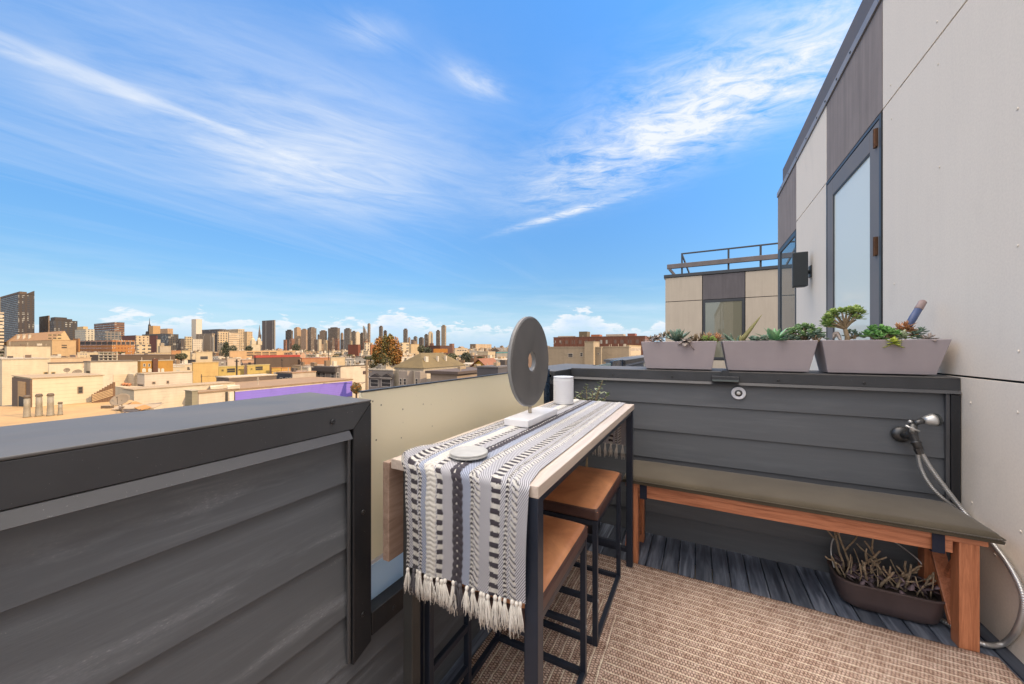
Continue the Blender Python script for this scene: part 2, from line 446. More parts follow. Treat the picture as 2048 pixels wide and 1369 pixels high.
M['gunmetal'] = plain('tap_gunmetal', (.10,.10,.10), .38, .75, .25, 30)
M['zinc'] = plain('tap_zinc', (.60,.60,.58), .4, .7, .2, 30)
M['speaker'] = plain('speaker_black', (.022,.028,.031), .5, 0, .12, 30, .1)
M['trowel_blue'] = plain('handle_blue', (.055,.085,.19), .5)
M['trowel_grip'] = plain('handle_grey', (.27,.20,.19), .6)
M['fringe'] = plain('cotton_fringe', (.74,.71,.65), .9, 0, .08, 30)
M['fringe_dark'] = plain('cotton_fringe_dark', (.10,.095,.105), .9, 0, .2, 30)
M['galv'] = plain('galvanised_duct', (.20,.165,.115), .6, .0, .15, 5)
# fleshy plants
M['L_bluegreen'] = leafmat('agave_blue_green', (.085,.15,.105), (.22,.30,.215))
M['L_green'] = leafmat('bright_green_leaf', (.06,.18,.035), (.20,.42,.11))
M['L_lime'] = leafmat('lime_leaf', (.30,.38,.04), (.60,.64,.10))
M['L_jade'] = leafmat('jade_green_leaf', (.075,.16,.055), (.24,.36,.14))
M['L_aeon'] = leafmat('yellow_green_leaf', (.13,.23,.045), (.36,.47,.12))
M['L_grey'] = leafmat('grey_pink_leaf', (.24,.195,.165), (.42,.35,.30))
M['L_brown'] = leafmat('brown_green_leaf', (.13,.085,.05), (.32,.24,.13))
M['L_copper'] = leafmat('copper_leaf', (.32,.13,.05), (.60,.31,.15))
M['L_agave'] = leafmat('fresh_agave_leaf', (.075,.24,.10), (.28,.47,.25))
M['L_spike'] = leafmat('tan_green_spike', (.22,.20,.07), (.37,.34,.14))
M['L_varieg'] = leafmat('pale_round_leaf', (.16,.24,.09), (.50,.55,.36))
M['stem'] = plain('tan_stem', (.30,.22,.13), .8, 0, .3, 40, .4)
# ================================================================ SETTING OF THE TERRACE
XL, XR, YB = -.894, 1.19, 2.70
mb = MB(); x = -.90
while x < 1.20:
    dz = random.uniform(-.0012, .0012)
    for (a, b) in ((-1.7, .62+random.uniform(-.5,.5)), (None, 2.72)):
        if a is None: a = prev_b+.003
        mb.box(x, x+.0835, a, b, -.028, dz); prev_b = b
    x += .0885
deck = tag(mb.build('deck', M['deck'], bevel=.0025, seg=1), kind='structure')
# ---- rug
mb = MB(); nseg = 120
def rug_pt(u, v):
    X = -.84+1.95*u; Y = -1.25+3.515*v
    e = .004*noise.noise(Vector((X*9, Y*9, 1)))+.0015*noise.noise(Vector((X*50, Y*50, 4)))
    if u in (0, 1): X += .004*noise.noise(Vector((Y*30, 0, 2)))
    if v == 1: Y += .005*noise.noise(Vector((X*30, 3, 2)))
    lift = .006*max(0, noise.noise(Vector((X*4, 7, 0))))*max(0, (v-.97)/.03)
    return (X, Y, .010+e*.5+lift)
V = mb.grid(rug_pt, 70, 110)
# turned-down edge
for i in range(70):
    a, b = V[i][-1], V[i+1][-1]
    mb.bm.faces.new((a, b, mb.bm.verts.new((b.co.x, b.co.y+.002, .002)), mb.bm.verts.new((a.co.x, a.co.y+.002, .002))))
for k, sgn in ((0, -1), (70, 1)):
    for j in range(110):
        a, b = V[k][j], V[k][j+1]
        mb.bm.faces.new((a, b, mb.bm.verts.new((b.co.x+.002*sgn, b.co.y, .002)), mb.bm.verts.new((a.co.x+.002*sgn, a.co.y, .002))))
rug = mb.build('outdoor_rug', M['rug'], smooth=True)
tag(rug, 'tan and brown woven outdoor rug lying on the dark deck', 'rug')
mb = MB()
for i in range(420):
    X = random.uniform(-.84, 1.11); Y = 2.265; l = random.uniform(.003, .010); dx = random.uniform(-.004, .004)
    mb.tube([(X, Y-.004, .010), (X+dx, Y+l*.6, .008), (X+dx*2, Y+l, .003)], .0011, 4)
for i in range(300):
    Y = random.uniform(.2, 2.26); l = random.uniform(.003, .012)
    mb.tube([(1.108, Y, .010), (1.11+l, Y+random.uniform(-.004, .004), .003)], .0012, 4)
tag(mb.build('frayed_edge', M['rug_edge'], rug), kind='stuff')

LV = [.152, .343, .535, .728, .918]
def boards(y0, y1, zlo, zhi, axis, plane, sgn, parent):
    # lap siding: each board leans out at its lower edge; sgn is the side that faces the terrace
    lv = [zlo]+[q for q in LV if zlo+.01 < q < zhi-.01]+[zhi]
    mb = MB()
    for a, b in zip(lv, lv[1:]):
        pr = [(plane+sgn*.000, a), (plane-sgn*.013, b+.012), (plane-sgn*.03, b+.012), (plane-sgn*.03, a)]
        if sgn < 0: pr = pr[::-1]
        mb.prism(pr, axis, y0, y1)
    return mb.build('siding', M['siding_y' if axis == 'y' else 'siding_x'], parent, bevel=.0012, seg=1)
def screw_mesh(r=.006):
    mb = MB(); mb.lathe([(r, 0), (r, r*.2), (r*.72, r*.42), (r*.3, r*.42), (r*.25, r*.3)], n=12); return mb
def screws(pts, axis, mat, parent, r=.006, name='screw'):
    first = None
    for p in pts:
        if first is None:
            first = screw_mesh(r).build(name, mat, None, smooth=True, origin=(0, 0, 0)); o = first
        else:
            o = first.copy(); COL.objects.link(o)
        o.parent = parent; o.location = Vector(p)-WPOS[parent]
        o.rotation_euler = {'x': (0, PI/2, 0), '-x': (0, -PI/2, 0), '-y': (PI/2, 0, 0)}[axis]

# ---- left parapet with its cap, end trim, low wall under the glass and far post
pw = empty('parapet_wall', (-1.02, .5, 0), 'charcoal clapboard parapet wall with grey metal cap running along the open side', 'wall')
mb = MB(); mb.box(-1.165, -.930, -1.7, .760, -.02, 1.12); mb.box(-1.165, -.930, .760, 2.335, -.02, .47); mb.box(-1.165, -.930, 2.335, 3.44, -.02, 1.12)
mb.build('core', M['siding_y'], pw)
boards(-1.7, .703, .395, 1.09, 'y', XL, 1, pw)
boards(-1.7, 2.70, -.02, .41, 'y', XL, 1, pw)
boards(2.335, 2.698, .49, 1.09, 'y', XL, 1, pw)
def cap_run(y0, y1, parent, z=1.15, drop=0.0):
    mb = MB(); mb.prism([(-.876, z-.004), (-1.172, z+.003), (-1.172, z-.03), (-.90, z-.03), (-.90, z-.010), (-.876, z-.010)], 'y', y0, y1)
    mb.build('cap', M['cap_top'], parent, bevel=.002)
    mb = MB(); mb.prism([(-.8770, z-.0105), (-.8770, z-.066), (-.8995, z-.066), (-.8995, z-.0105)], 'y', y0, y1)
    mb.build('fascia', M['cap'], parent, bevel=.0015)
    mb = MB(); mb.prism([(-.8775, z-.0665), (-.863, z-.088), (-.905, z-.092), (-.905, z-.0665)], 'y', y0, y1-.004)
    mb.build('lip', M['lip'], parent, bevel=.001, seg=1)
mb = MB(); mb.prism([(-.876, 1.146), (-1.172, 1.153), (-1.172, 1.12), (-.90, 1.12), (-.90, 1.1405), (-.876, 1.1405)], 'y', -1.7, .770)
mb.build('cap', M['cap_top'], pw, bevel=.002)
mb = MB(); V_ = [(-.876, -1.7, 1.1185), (-.876, .770, 1.1185), (-.876, .704, 1.068), (-.876, -1.7, 1.068)]
# fascia with its mitred corner
def slab_x(mb, pts, x0, x1):
    A = [mb.bm.verts.new((x0, p[0], p[1])) for p in pts]; B = [mb.bm.verts.new((x1, p[0], p[1])) for p in pts]
    mb.bm.faces.new(A[::-1]); mb.bm.faces.new(B)
    for i in range(len(pts)): mb.bm.faces.new((A[i], A[(i+1) % len(pts)], B[(i+1) % len(pts)], B[i]))
slab_x(mb, [(-1.7, 1.1400), (.7695, 1.1400), (.7065, 1.070), (-1.7, 1.070)], -.8995, -.8768)
mb.build('fascia', M['cap'], pw, bevel=.0018)
mb = MB(); mb.prism([(-.8775, 1.0690), (-.862, 1.046), (-.905, 1.042), (-.905, 1.0690)], 'y', -1.7, .694)
mb.build('lip', M['lip'], pw, bevel=.001, seg=1)
mb = MB(); slab_x(mb, [(.7705, 1.1390), (.7705, .418), (.706, .392), (.706, 1.0685)], -.905, -.8768)
mb.build('end_trim', M['trim'], pw, bevel=.003)
mb = MB(); mb.box(-.93, -.9062, .735, .7690, .42, 1.1170); mb.build('end_board', M['trim'], pw)
mb = MB(); mb.box(-.892, -.884, .694, .7035, .40, 1.05); mb.build('bead', M['lip'], pw, bevel=.002)
mb = MB(); mb.box(-.93, -.8775, .773, 2.335, .430, .5); mb.build('sill', M['trim'], pw, bevel=.002)
cap_run(2.325, 3.44, pw)
mb = MB(); mb.box(-.925, -.880, 2.327, 2.375, .50, 1.058); mb.build('end_trim', M['trim'], pw, bevel=.002)
screws([(-.8755, Y, Z) for Y, Z in ((.640, 1.103), (-.35, 1.105), (.738, .82), (.738, .52))]+[(-.8765, Y, .462) for Y in (.86, 1.3, 1.8)], 'x', M['screw_dark'], pw, .007)
screws([(-.8765, 2.5, 1.10)], 'x', M['screw_dark'], pw, .007)

# ---- frosted glass balustrade
gb = empty('glass_balustrade', (-.93, 1.55, .5), 'cream frosted glass panel filling the gap in the charcoal parapet', 'balustrade')
mb = MB(); mb.box(-.936, -.924, .772, 2.25, .6255, 1.164); mb.build('pane', M['frost'], gb, bevel=.001, seg=1)
mb = MB(); mb.box(-.934, -.922, .772, 2.25, .501, .6125); mb.build('lower_pane', M['frost_blue'], gb, bevel=.001, seg=1)
mb = MB(); mb.box(-.935, -.923, .772, 2.25, .613, .625); mb.build('rail', M['ceramic'], gb)
mb = MB(); mb.box(-.937, -.923, .772, 2.25, 1.1645, 1.169); mb.build('top_edge', M['frame_dark'], gb)
mb = MB(); mb.box(-.945, -.91, 2.252, 2.324, .501, 1.16); mb.build('post', M['navy'], gb, bevel=.003)

# ---- dividing wall behind the bench
dw = empty('divider_wall', (.15, 2.84, 0), 'charcoal clapboard dividing wall behind the bench with planters on its cap', 'wall')
mb = MB(); mb.box(-.905, 1.186, 2.731, 2.97, -.02, 1.13); mb.build('core', M['siding_x'], dw)
boards(-.893, 1.150, -.02, 1.09, 'x', YB, -1, dw)
mb = MB(); mb.prism([(2.682, 1.152), (2.985, 1.160), (2.985, 1.128), (2.71, 1.128), (2.71, 1.146), (2.682, 1.146)], 'x', -.874, 1.187); mb.build('cap', M['cap_top'], dw, bevel=.002)
mb = MB(); mb.prism([(2.6835, 1.1455), (2.6835, 1.087), (2.7095, 1.087), (2.7095, 1.1455)], 'x', -.875, 1.187); mb.build('fascia', M['cap'], dw, bevel=.0015)
mb = MB(); mb.prism([(2.6840, 1.0865), (2.671, 1.069), (2.71, 1.065), (2.71, 1.0865)], 'x', -.880, 1.187); mb.build('lip', M['lip'], dw, bevel=.001, seg=1)
mb = MB(); mb.box(1.152, 1.187, 2.678, 2.73, -.02, 1.064); mb.build('corner_trim', M['trim'], dw, bevel=.003)
mb = MB(); mb.box(1.136, 1.151, 2.684, 2.70, .0, 1.069); mb.build('bead', M['lip'], dw, bevel=.002)
screws([(X, 2.683, 1.108) for X in (-.56, -.16, .43, .82)], '-y', M['screw_dark'], dw, .0075)

# ---- the flat's outer wall on the right
ab = empty('apartment_building', (1.6, 2, -.05), 'pale fibre cement clad flat with tall glass door, beside the terrace', 'building')
mb = MB()
mb.box(1.206, 7.0, -5, 7.44, -12, 3.86)
core = mb.build('core', M['joint'], ab)
def panel(y0, y1, z0, z1, m, parent=ab):
    mb = MB(); mb.box(1.19, 1.2055, y0+.005, y1-.005, z0+.005, z1-.005); return mb.build('panel', M[m], parent, bevel=.0012, seg=1)
for a in ((-5, .95, 3.04, 3.85, 'panel'), (.95, 3.57, 3.04, 3.85, 'panel'), (3.57, 4.86, 3.04, 3.85, 'panel_dark'), (4.86, 6.18, 3.04, 3.85, 'panel'), (6.18, 7.45, 2.945, 3.85, 'panel_dark'),
          (-5, .95, 1.16, 3.04, 'panel'), (.95, 3.57, 1.16, 3.04, 'panel'), (4.86, 6.18, -.05, 3.04, 'panel'),
          (-5, .95, -.05, 1.16, 'panel'), (.95, 3.57, -.05, 1.16, 'panel'), (3.57, 4.86, -.05, .05, 'panel'), (6.18, 7.45, -.05, .05, 'panel')):
    panel(*a)
mb = MB(); mb.box(1.188, 1.60, 7.44, 7.452, -12, 3.86); mb.build('corner_edge', M['panel_tan'], ab)
mb = MB(); mb.box(1.176, 1.22, -5, 7.47, 3.852, 3.925); mb.build('flashing', M['flash'], ab, bevel=.002)
mb = MB(); mb.box(1.181, 1.55, -5, 7.02, 3.928, 4.135); mb.build('coping', M['coping'], ab, bevel=.006)
screws([(1.1755, Y, 3.888) for Y in (2.9, 3.6, 4.15, 4.5, 4.85, 5.15, 5.6, 6.1, 6.6, 7.1)], '-x', M['screw_dark'], ab, .011)
spx = [(1874,44),(1876,129),(1781,171),(1783,238),(2035,218),(1879,335),(2035,492),(2037,703),(1788,569),(1885,708),(1941,806),(2035,825),(1944,1006),(2041,1063),(1990,1110)]
screws([Vector(on_x(p[0], p[1], 1.1895)) for p in spx], '-x', M['panel'], ab, .006)
screws([Vector((1.1895, y, z)) for y in (1.05, 1.7, .85) for z in (.3, .9, 1.4, 2.2, 2.9)], '-x', M['panel'], ab, .006)
# glass door
mb = MB()
def frame_x(mb, y0, y1, z0, z1, wl, wr, wt, wb, xa, xb):
    mb.box(xa, xb, y0, y0+wr, z0, z1); mb.box(xa, xb, y1-wl, y1, z0, z1)
    mb.box(xa, xb, y0+wr, y1-wl, z1-wt, z1); mb.box(xa, xb, y0+wr, y1-wl, z0, z0+wb)
frame_x(mb, 3.578, 4.852, .06, 3.030, .025, .030, .028, .03, 1.184, 1.2052)
outer = mb.build('door_frame', M['frame_dark'], ab, bevel=.002)
mb = MB(); frame_x(mb, 3.614, 4.822, .09, 2.995, .17, .165, .165, .2, 1.186, 1.2050)
door = mb.build('door', M['frame'], ab, bevel=.004)
mb = MB(); mb.box(1.198, 1.2054, 3.770, 4.66, .28, 2.838); pane = mb.build('pane', M['pane_pale'], door)
mb = MB(); frame_x(mb, 3.776, 4.654, .285, 2.832, .012, .012, .012, .012, 1.190, 1.1978); mb.build('bead', M['frame_dark'], door)
for z in (2.81, 2.00):
    mb = MB(); mb.box(1.176, 1.1858, 3.63, 3.675, z, z+.135); mb.lathe([(.011, z-.004), (.011, z+.139)], (1.175, 3.652, 0), 12); mb.build('hinge', M['bronze'], door, bevel=.001)
# far window
mb = MB(); frame_x(mb, 6.19, 7.445, .06, 2.938, .20, .05, .07, .1, 1.186, 1.2053)
win = mb.build('window', M['frame_dark'], ab, bevel=.004)
mb = MB(); mb.box(1.198, 1.2054, 6.24, 7.245, .16, 2.868); mb.build('pane', M['pane_dark'], win)
# speaker on its bracket
sp = empty('wall_speaker', on_x(1612, 540, 1.19), 'slim black box speaker on a wall bracket beside the glass door', 'speaker')
c0 = Vector((1.075, 5.42, 2.245))
mb = MB()
bx = [(-.075,-.05),(.075,-.05),(.06,.06),(-.06,.06)]
mb.prism([(c0.x+p[0], c0.y+p[1]) for p in bx], 'z', c0.z-.205, c0.z+.205); mb.build('cabinet', M['speaker'], sp, bevel=.008)
mb = MB(); mb.prism([(c0.x-.066, c0.y-.0535), (c0.x+.066, c0.y-.0535), (c0.x+.066, c0.y-.0505), (c0.x-.066, c0.y-.0505)], 'z', c0.z-.196, c0.z+.196); mb.build('grille', M['speaker'], sp, bevel=.001)
mb = MB(); mb.tube([(1.13, 5.45, 2.23), (1.16, 5.45, 2.22), (1.186, 5.45, 2.22)], [.028, .022, .035], 12); mb.box(1.176, 1.189, 5.40, 5.50, 2.15, 2.29); mb.build('bracket', M['speaker'], sp, bevel=.004)

# ---- terrace next door and the twin flat beyond it
mb = MB(); mb.box(-.88, 1.205, 2.99, 14.7, -.3, -.04); tag(mb.build('terrace_floor', M['deck']), kind='structure')
mb = MB(); mb.box(-1.16, 1.2, -5, 22, -12, -.32); tag(mb.build('building_base', M['panel_tan']), kind='structure')
np_ = empty('parapet_wall', (-1.02, 5.8, 0), 'grey parapet and glass beyond the dividing wall at the next terrace', 'wall')
mb = MB(); mb.box(-1.14, -.905, 5.02, 14.69, -.3, 1.12); mb.box(-1.14, -.905, 3.445, 5.02, -.3, .45); mb.build('core', M['siding_y'], np_)
mb = MB(); mb.box(-.93, -.92, 3.45, 4.33, .455, 1.13); mb.build('pane', M['glass_teal'], np_)
mb = MB(); mb.box(-.94, -.905, 4.335, 5.015, .455, 1.155); mb.build('post', M['navy'], np_, bevel=.004)  # wide dark blue panel standing for a reflection in the glass
cap_run(5.03, 14.69, np_)
tb = empty('apartment_building', (1, 15, -.05), 'twin tan and slate clad flat with roof railing beyond the next terrace', 'building')
mb = MB(); mb.box(-1.105, 7, 14.73, 22, -12, 3.96); mb.build('core', M['joint'], tb)
yb = 14.7
for x0, x1, z0, z1, m in ((-1.12, .125, 3.06, 3.96, 'panel_tan'), (.125, 1.425, 3.06, 3.96, 'panel_slate'), (1.425, 2.7, 3.06, 3.96, 'panel_tan'),
                          (-1.12, .125, -.05, 3.06, 'panel_tan'), (1.425, 2.7, -.05, 3.06, 'panel_tan'), (.125, 1.425, -.05, .9, 'panel_tan')):
    mb = MB(); mb.box(x0+.012, x1-.012, yb, yb+.029, z0+.012, z1-.012); mb.build('panel', M[m], tb)
mb = MB(); mb.box(-1.16, 3, yb-.03, yb+.5, 3.965, 4.075); mb.build('coping', M['frame_dark'], tb, bevel=.005)
mb = MB()
for q in ((.14, .215, .91, 3.05), (1.335, 1.41, .91, 3.05), (.215, 1.335, 2.96, 3.05), (.215, 1.335, .91, 1.0)):
    mb.box(q[0], q[1], yb-.008, yb+.028, q[2], q[3])
w2 = mb.build('window', M['frame_dark'], tb, bevel=.004)
mb = MB(); mb.box(.217, 1.333, yb+.006, yb+.026, 1.0, 2.958); mb.build('pane', M['pane_far'], w2)
rr = empty('roof_railing', on_y(1363, 552, 14.95), 'dark metal and plank railing on the roof of the twin flat', 'railing')
zr = on_y(1363, 507, 14.95)[2]; xp = [on_y(1364, 520, 14.95)[0], on_y(1457, 500, 14.95)[0], 1.9, 3.0]
mb = MB(); mb.box(xp[0]-.03, 3.6, 14.92, 14.97, zr-.05, zr); mb.build('handrail', M['frame_dark'], rr, bevel=.005)
for q in xp:
    mb = MB(); mb.box(q-.03, q+.03, 14.915, 14.975, 4.08, zr-.051); mb.build('post', M['frame_dark'], rr, bevel=.004)
mb = MB(); mb.bar((xp[0]+.02, 14.95, zr-.1), (xp[0]+.28, 15.6, 4.09), .04, .06); mb.build('brace', M['frame_dark'], rr)
zb = on_y(1345, 533, 14.8)[2]
mb = MB(); mb.box(-1.06, 3.6, 14.80, 14.90, zb-.085, zb+.085); mb.build('plank', M['coping'], rr, bevel=.01)
mb = MB(); mb.bar((-.98, 14.85, zb-.08), (-.80, 14.9, 4.08), .08, .08); mb.build('brace', M['coping'], rr)
# ================================================================ FURNITURE
# ---- bar table
TZ = .967
t = empty('bar_table', (-.58, 1.53, 0), 'narrow pale wood bar table on dark steel legs with a folded side leaf', 'table')
mb = MB(); mb.box(-.828, -.343, .80, 2.256, TZ-.030, TZ); mb.build('tabletop', M['oak_y'], t, bevel=.0018)
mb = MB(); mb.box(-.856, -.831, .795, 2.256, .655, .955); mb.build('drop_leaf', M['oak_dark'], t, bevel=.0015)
for x0, y0, m in ((-.381, .802, 'steel_navy'), (-.781, .802, 'steel_grey'), (-.381, 2.205, 'steel_navy'), (-.781, 2.205, 'steel_navy')):
    mb = MB(); mb.box(x0, x0+.036, y0, y0+.036, .008, TZ-.0315); mb.build('leg', M[m], t, bevel=.002)
for q in ((-.744, -.382, .810, .834, TZ-.062, TZ-.032), (-.744, -.382, 2.213, 2.237, TZ-.062, TZ-.032), (-.374, -.352, .839, 2.204, TZ-.055, TZ-.0325), (-.774, -.752, .839, 2.204, TZ-.055, TZ-.0325), (-.744, -.382, 2.213, 2.237, .09, .115)):
    mb = MB(); mb.box(*q); mb.build('rail', M['steel_navy'], t, bevel=.0015)
mb = MB()
mb.box(-.772, -.750, .885, .907, .012, TZ-.056); mb.box(-.772, -.750, 1.10, 1.122, .012, TZ-.056)
mb.box(-.770, -.752, .907, 1.10, .262, .284); mb.box(-.770, -.752, .907, 1.10, .112, .134)
mb.build('gate_leg', M['steel_navy'], t, bevel=.002)
screws([(-.7445, .82, z) for z in (.915, .885)], 'x', M['screw_dark'], t, .006)

# ---- stools
def make_stool(x0, x1, y0, y1):
    s = empty('bar_stool', ((x0+x1)/2, (y0+y1)/2, .010))
    w = .022; zt = .553
    for xx in (x0, x1-w):
        for yy in (y0, y1-w):
            mb = MB(); mb.box(xx, xx+w, yy, yy+w, .011, zt); mb.build('leg', M['steel_navy'], s, bevel=.002)
    mb = MB()
    mb.box(x0+w, x1-w, y0+.001, y0+w-.001, zt-w, zt-.001); mb.box(x0+w, x1-w, y1-w+.001, y1-.001, zt-w, zt-.001)
    mb.box(x0+.001, x0+w-.001, y0+w, y1-w, zt-w, zt-.001); mb.box(x1-w+.001, x1-.001, y0+w, y1-w, zt-w, zt-.001)
    mb.build('seat_frame', M['steel_navy'], s, bevel=.0015)
    mb = MB()
    mb.box(x0+w, x1-w, y0+.001, y0+w-.001, .0115, .033); mb.box(x0+w, x1-w, y1-w+.001, y1-.001, .0115, .033)
    mb.box(x0+.001, x0+w-.001, y0+w, y1-w, .0115, .033); mb.box(x1-w+.001, x1-.001, y0+w, y1-w, .0115, .033)
    mb.build('floor_rail', M['steel_navy'], s, bevel=.0015)
    for yy in (y0+.002, y1-w+.002):
        mb = MB(); mb.box(x0+w, x1-w, yy, yy+w-.004, .195, .217); mb.build('footrest', M['steel_navy'], s, bevel=.0015)
    mb = MB()
    for k in range(2):
        mb.lathe([(.006, x1), (.006, x1+.003), (.003, x1+.004)], (0, y0+.011 if k == 0 else y1-.011, .206), 8, 'x')
    mb.build('bolt', M['screw'], s)
    # padded seat: side wall and leather top
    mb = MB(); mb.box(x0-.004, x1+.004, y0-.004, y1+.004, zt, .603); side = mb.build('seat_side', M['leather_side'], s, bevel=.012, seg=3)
    mb = MB()
    def f(u, v):
        a, b = 2*u-1, 2*v-1
        e = (1-abs(a)**9)*(1-abs(b)**9)
        return (x0-.003+(x1-x0+.006)*u, y0-.003+(y1-y0+.006)*v, .594+.021*max(0, e)**.35+.005*(1-a*a)*(1-b*b))
    mb.grid(f, 36, 40); mb.build('seat', M['leather'], s, smooth=True)
    mb = MB(); q = .004
    pts = []
    for k in range(49):
        a = 2*PI*k/48; ca, sa = math.cos(a), math.sin(a); p = 14
        rr_ = (abs(ca)**p+abs(sa)**p)**(-1/p)
        pts.append(((x0+x1)/2+(x1-x0+.006)/2*rr_*ca, (y0+y1)/2+(y1-y0+.006)/2*rr_*sa, .5985))
    mb.tube(pts, .0022, 6, cap=False); mb.build('piping', M['leather_side'], s, smooth=True)
    return s
s1 = make_stool(-.80, -.392, .868, 1.402)
tag(s1, 'tan leather stool half hidden under the near end of the table', 'stool', 'stools at the bar table')
s2 = copy_tree(s1); s2.location = (s1.location.x+.004, s1.location.y+.680, s1.location.z)
tag(s2, 'tan leather stool under the table beside the wooden bench', 'stool', 'stools at the bar table')

# ---- table runner: woven stripes, dashes and braids in relief
def lerp(a, b, k): return a+(b-a)*k
RU0, RU1 = -.800, -.381
Lh, Lt, Lb = .295, 1.456, .26
Ltot = Lh+Lt+Lb
def hem(u): return .666+.016*u
def run_pos(u, s):
    # s: metres along the runner from the near hem; returns point and outward normal axis
    h = TZ+.003-hem(u)
    e = .004*noise.noise(Vector((u*5, s*3, 3)))
    if s < Lh:
        k = s/Lh
        x0 = lerp(-.757, -.752, k)+.006*math.sin(s*18); x1 = lerp(-.372, -.362, k)
        if k > .85: x0 = lerp(x0, RU0, ((k-.85)/.15)**2*.6)
        z = hem(u)+h*k
        y = .790-.010*math.sin(k*PI)*(.6+.4*math.sin(u*9))+.004*math.sin(u*14+1)*(1-k)-.004*(1-k)
        if k > .93: y += .006*((k-.93)/.07)**2; z -= .004*((k-.93)/.07)**2
        return Vector((lerp(x0, x1, u), y+e*.5, z)), Vector((0, -1, 0))
    if s < Lh+Lt:
        k = (s-Lh)/Lt
        q = min(1, k*14); x0 = lerp(RU0+.018, RU0, q); x1 = lerp(-.366, RU1-.012*k, q)
        bump = .022*math.exp(-((u-.02)/.05)**2)*math.exp(-((k-.02)/.08)**2)
        z = TZ+.0035+abs(e)*.8+bump+.003*math.exp(-((u-.3)/.2)**2)*math.exp(-((k-.1)/.1)**2)
        if k < .012: z -= .004*(1-k/.012)**2
        return Vector((lerp(x0, x1, u), .797+(1.461)*k, z)), Vector((0, 0, 1))
    k = (s-Lh-Lt)/Lb
    return Vector((lerp(RU0, RU1-.012, u), 2.262+.006*math.sin(k*PI), TZ+.002-.26*k)), Vector((0, 1, 0))
WHITE = (.60, .585, .54); DARK = (.045, .040, .050); GREY = (.37, .37, .395); BLUE = (.29, .325, .41); MID = (.44, .44, .46)
def run_pat(u, s, W=.40):
    # returns colour and relief height
    x = u*W
    u = u+.0055*noise.noise(Vector((u*8, s*26, 2)))+.003*noise.noise(Vector((u*50, s*160, 5))); s = s+.0045*noise.noise(Vector((u*9, s*11, 8)))+.0016*noise.noise(Vector((u*120, s*140, 1)))
    h = 0.
    col = GREY
    tw = math.sin((x*900+s*1500))*.5+.5
    col = GREY; plain_ = 1.
    def chain(c, w, per, ph=0.):
        nonlocal col, h
        d = (u-c)/w
        if abs(d) < .5:
            a = ((s/per+ph+abs(d)*.8) % 1)
            k = a < .5
            col = DARK if k else WHITE
            h = .0026*math.sqrt(max(0, 1-4*d*d))*(.6+.4*math.sin(a*2*PI*2))
            return True
    def rope(c, w, per):
        nonlocal col, h
        d = (u-c)/w
        if abs(d) < .5:
            a = ((s/per+d*.9) % 1)
            col = WHITE if a < .48 else (DARK if a < .72 else MID)
            h = .0034*math.sqrt(max(0, 1-4*d*d))*(.55+.45*abs(math.sin(a*PI)))
            return True
    def braid(c, w, per, c1, c2, dot):
        nonlocal col, h
        d = (u-c)/w
        wv = .5*(1+.10*math.sin(2*PI*s/per))
        if abs(d) < wv:
            a = ((s/per+abs(d)*1.3) % 1)
            col = c1 if .12 < a else c2
            h = .0045*math.sqrt(max(0, 1-(d/wv)**2))*(.5+.5*math.sin(a*PI))
            if dot and abs(d) < .06 and (s/per % 1) < .28: col = WHITE
            return True
    def dash(c, w, per, ph=0):
        nonlocal col, h
        d = (u-c)/w
        if abs(d) < .5:
            a = (s/per+ph) % 1
            if a < .5: col = DARK; h = .0018*math.sin(a*2*PI)
            else: col = tuple(q*(.93+.07*math.sin(x*5000)) for q in WHITE); h = .0009
            return True
    if .165 < u < .21 or .51 < u < .575: col = BLUE
    for fn in ((chain, .014, .026, .012), (dash, .095, .062, .0265), (chain, .152, .026, .011, .3), (braid, .253, .088, .013, WHITE, (.40, .37, .33), False),
               (dash, .328, .046, .0265, .4), (braid, .47, .084, .021, DARK, (.10, .09, .105), True), (chain, .592, .026, .012), (rope, .630, .046, .017),
               (dash, .775, .068, .0265, .2), (chain, .856, .024, .012, .5), (rope, .908, .042, .016)):
        if fn[0](*fn[1:]): plain_ = 0.; break
    return col, h, plain_
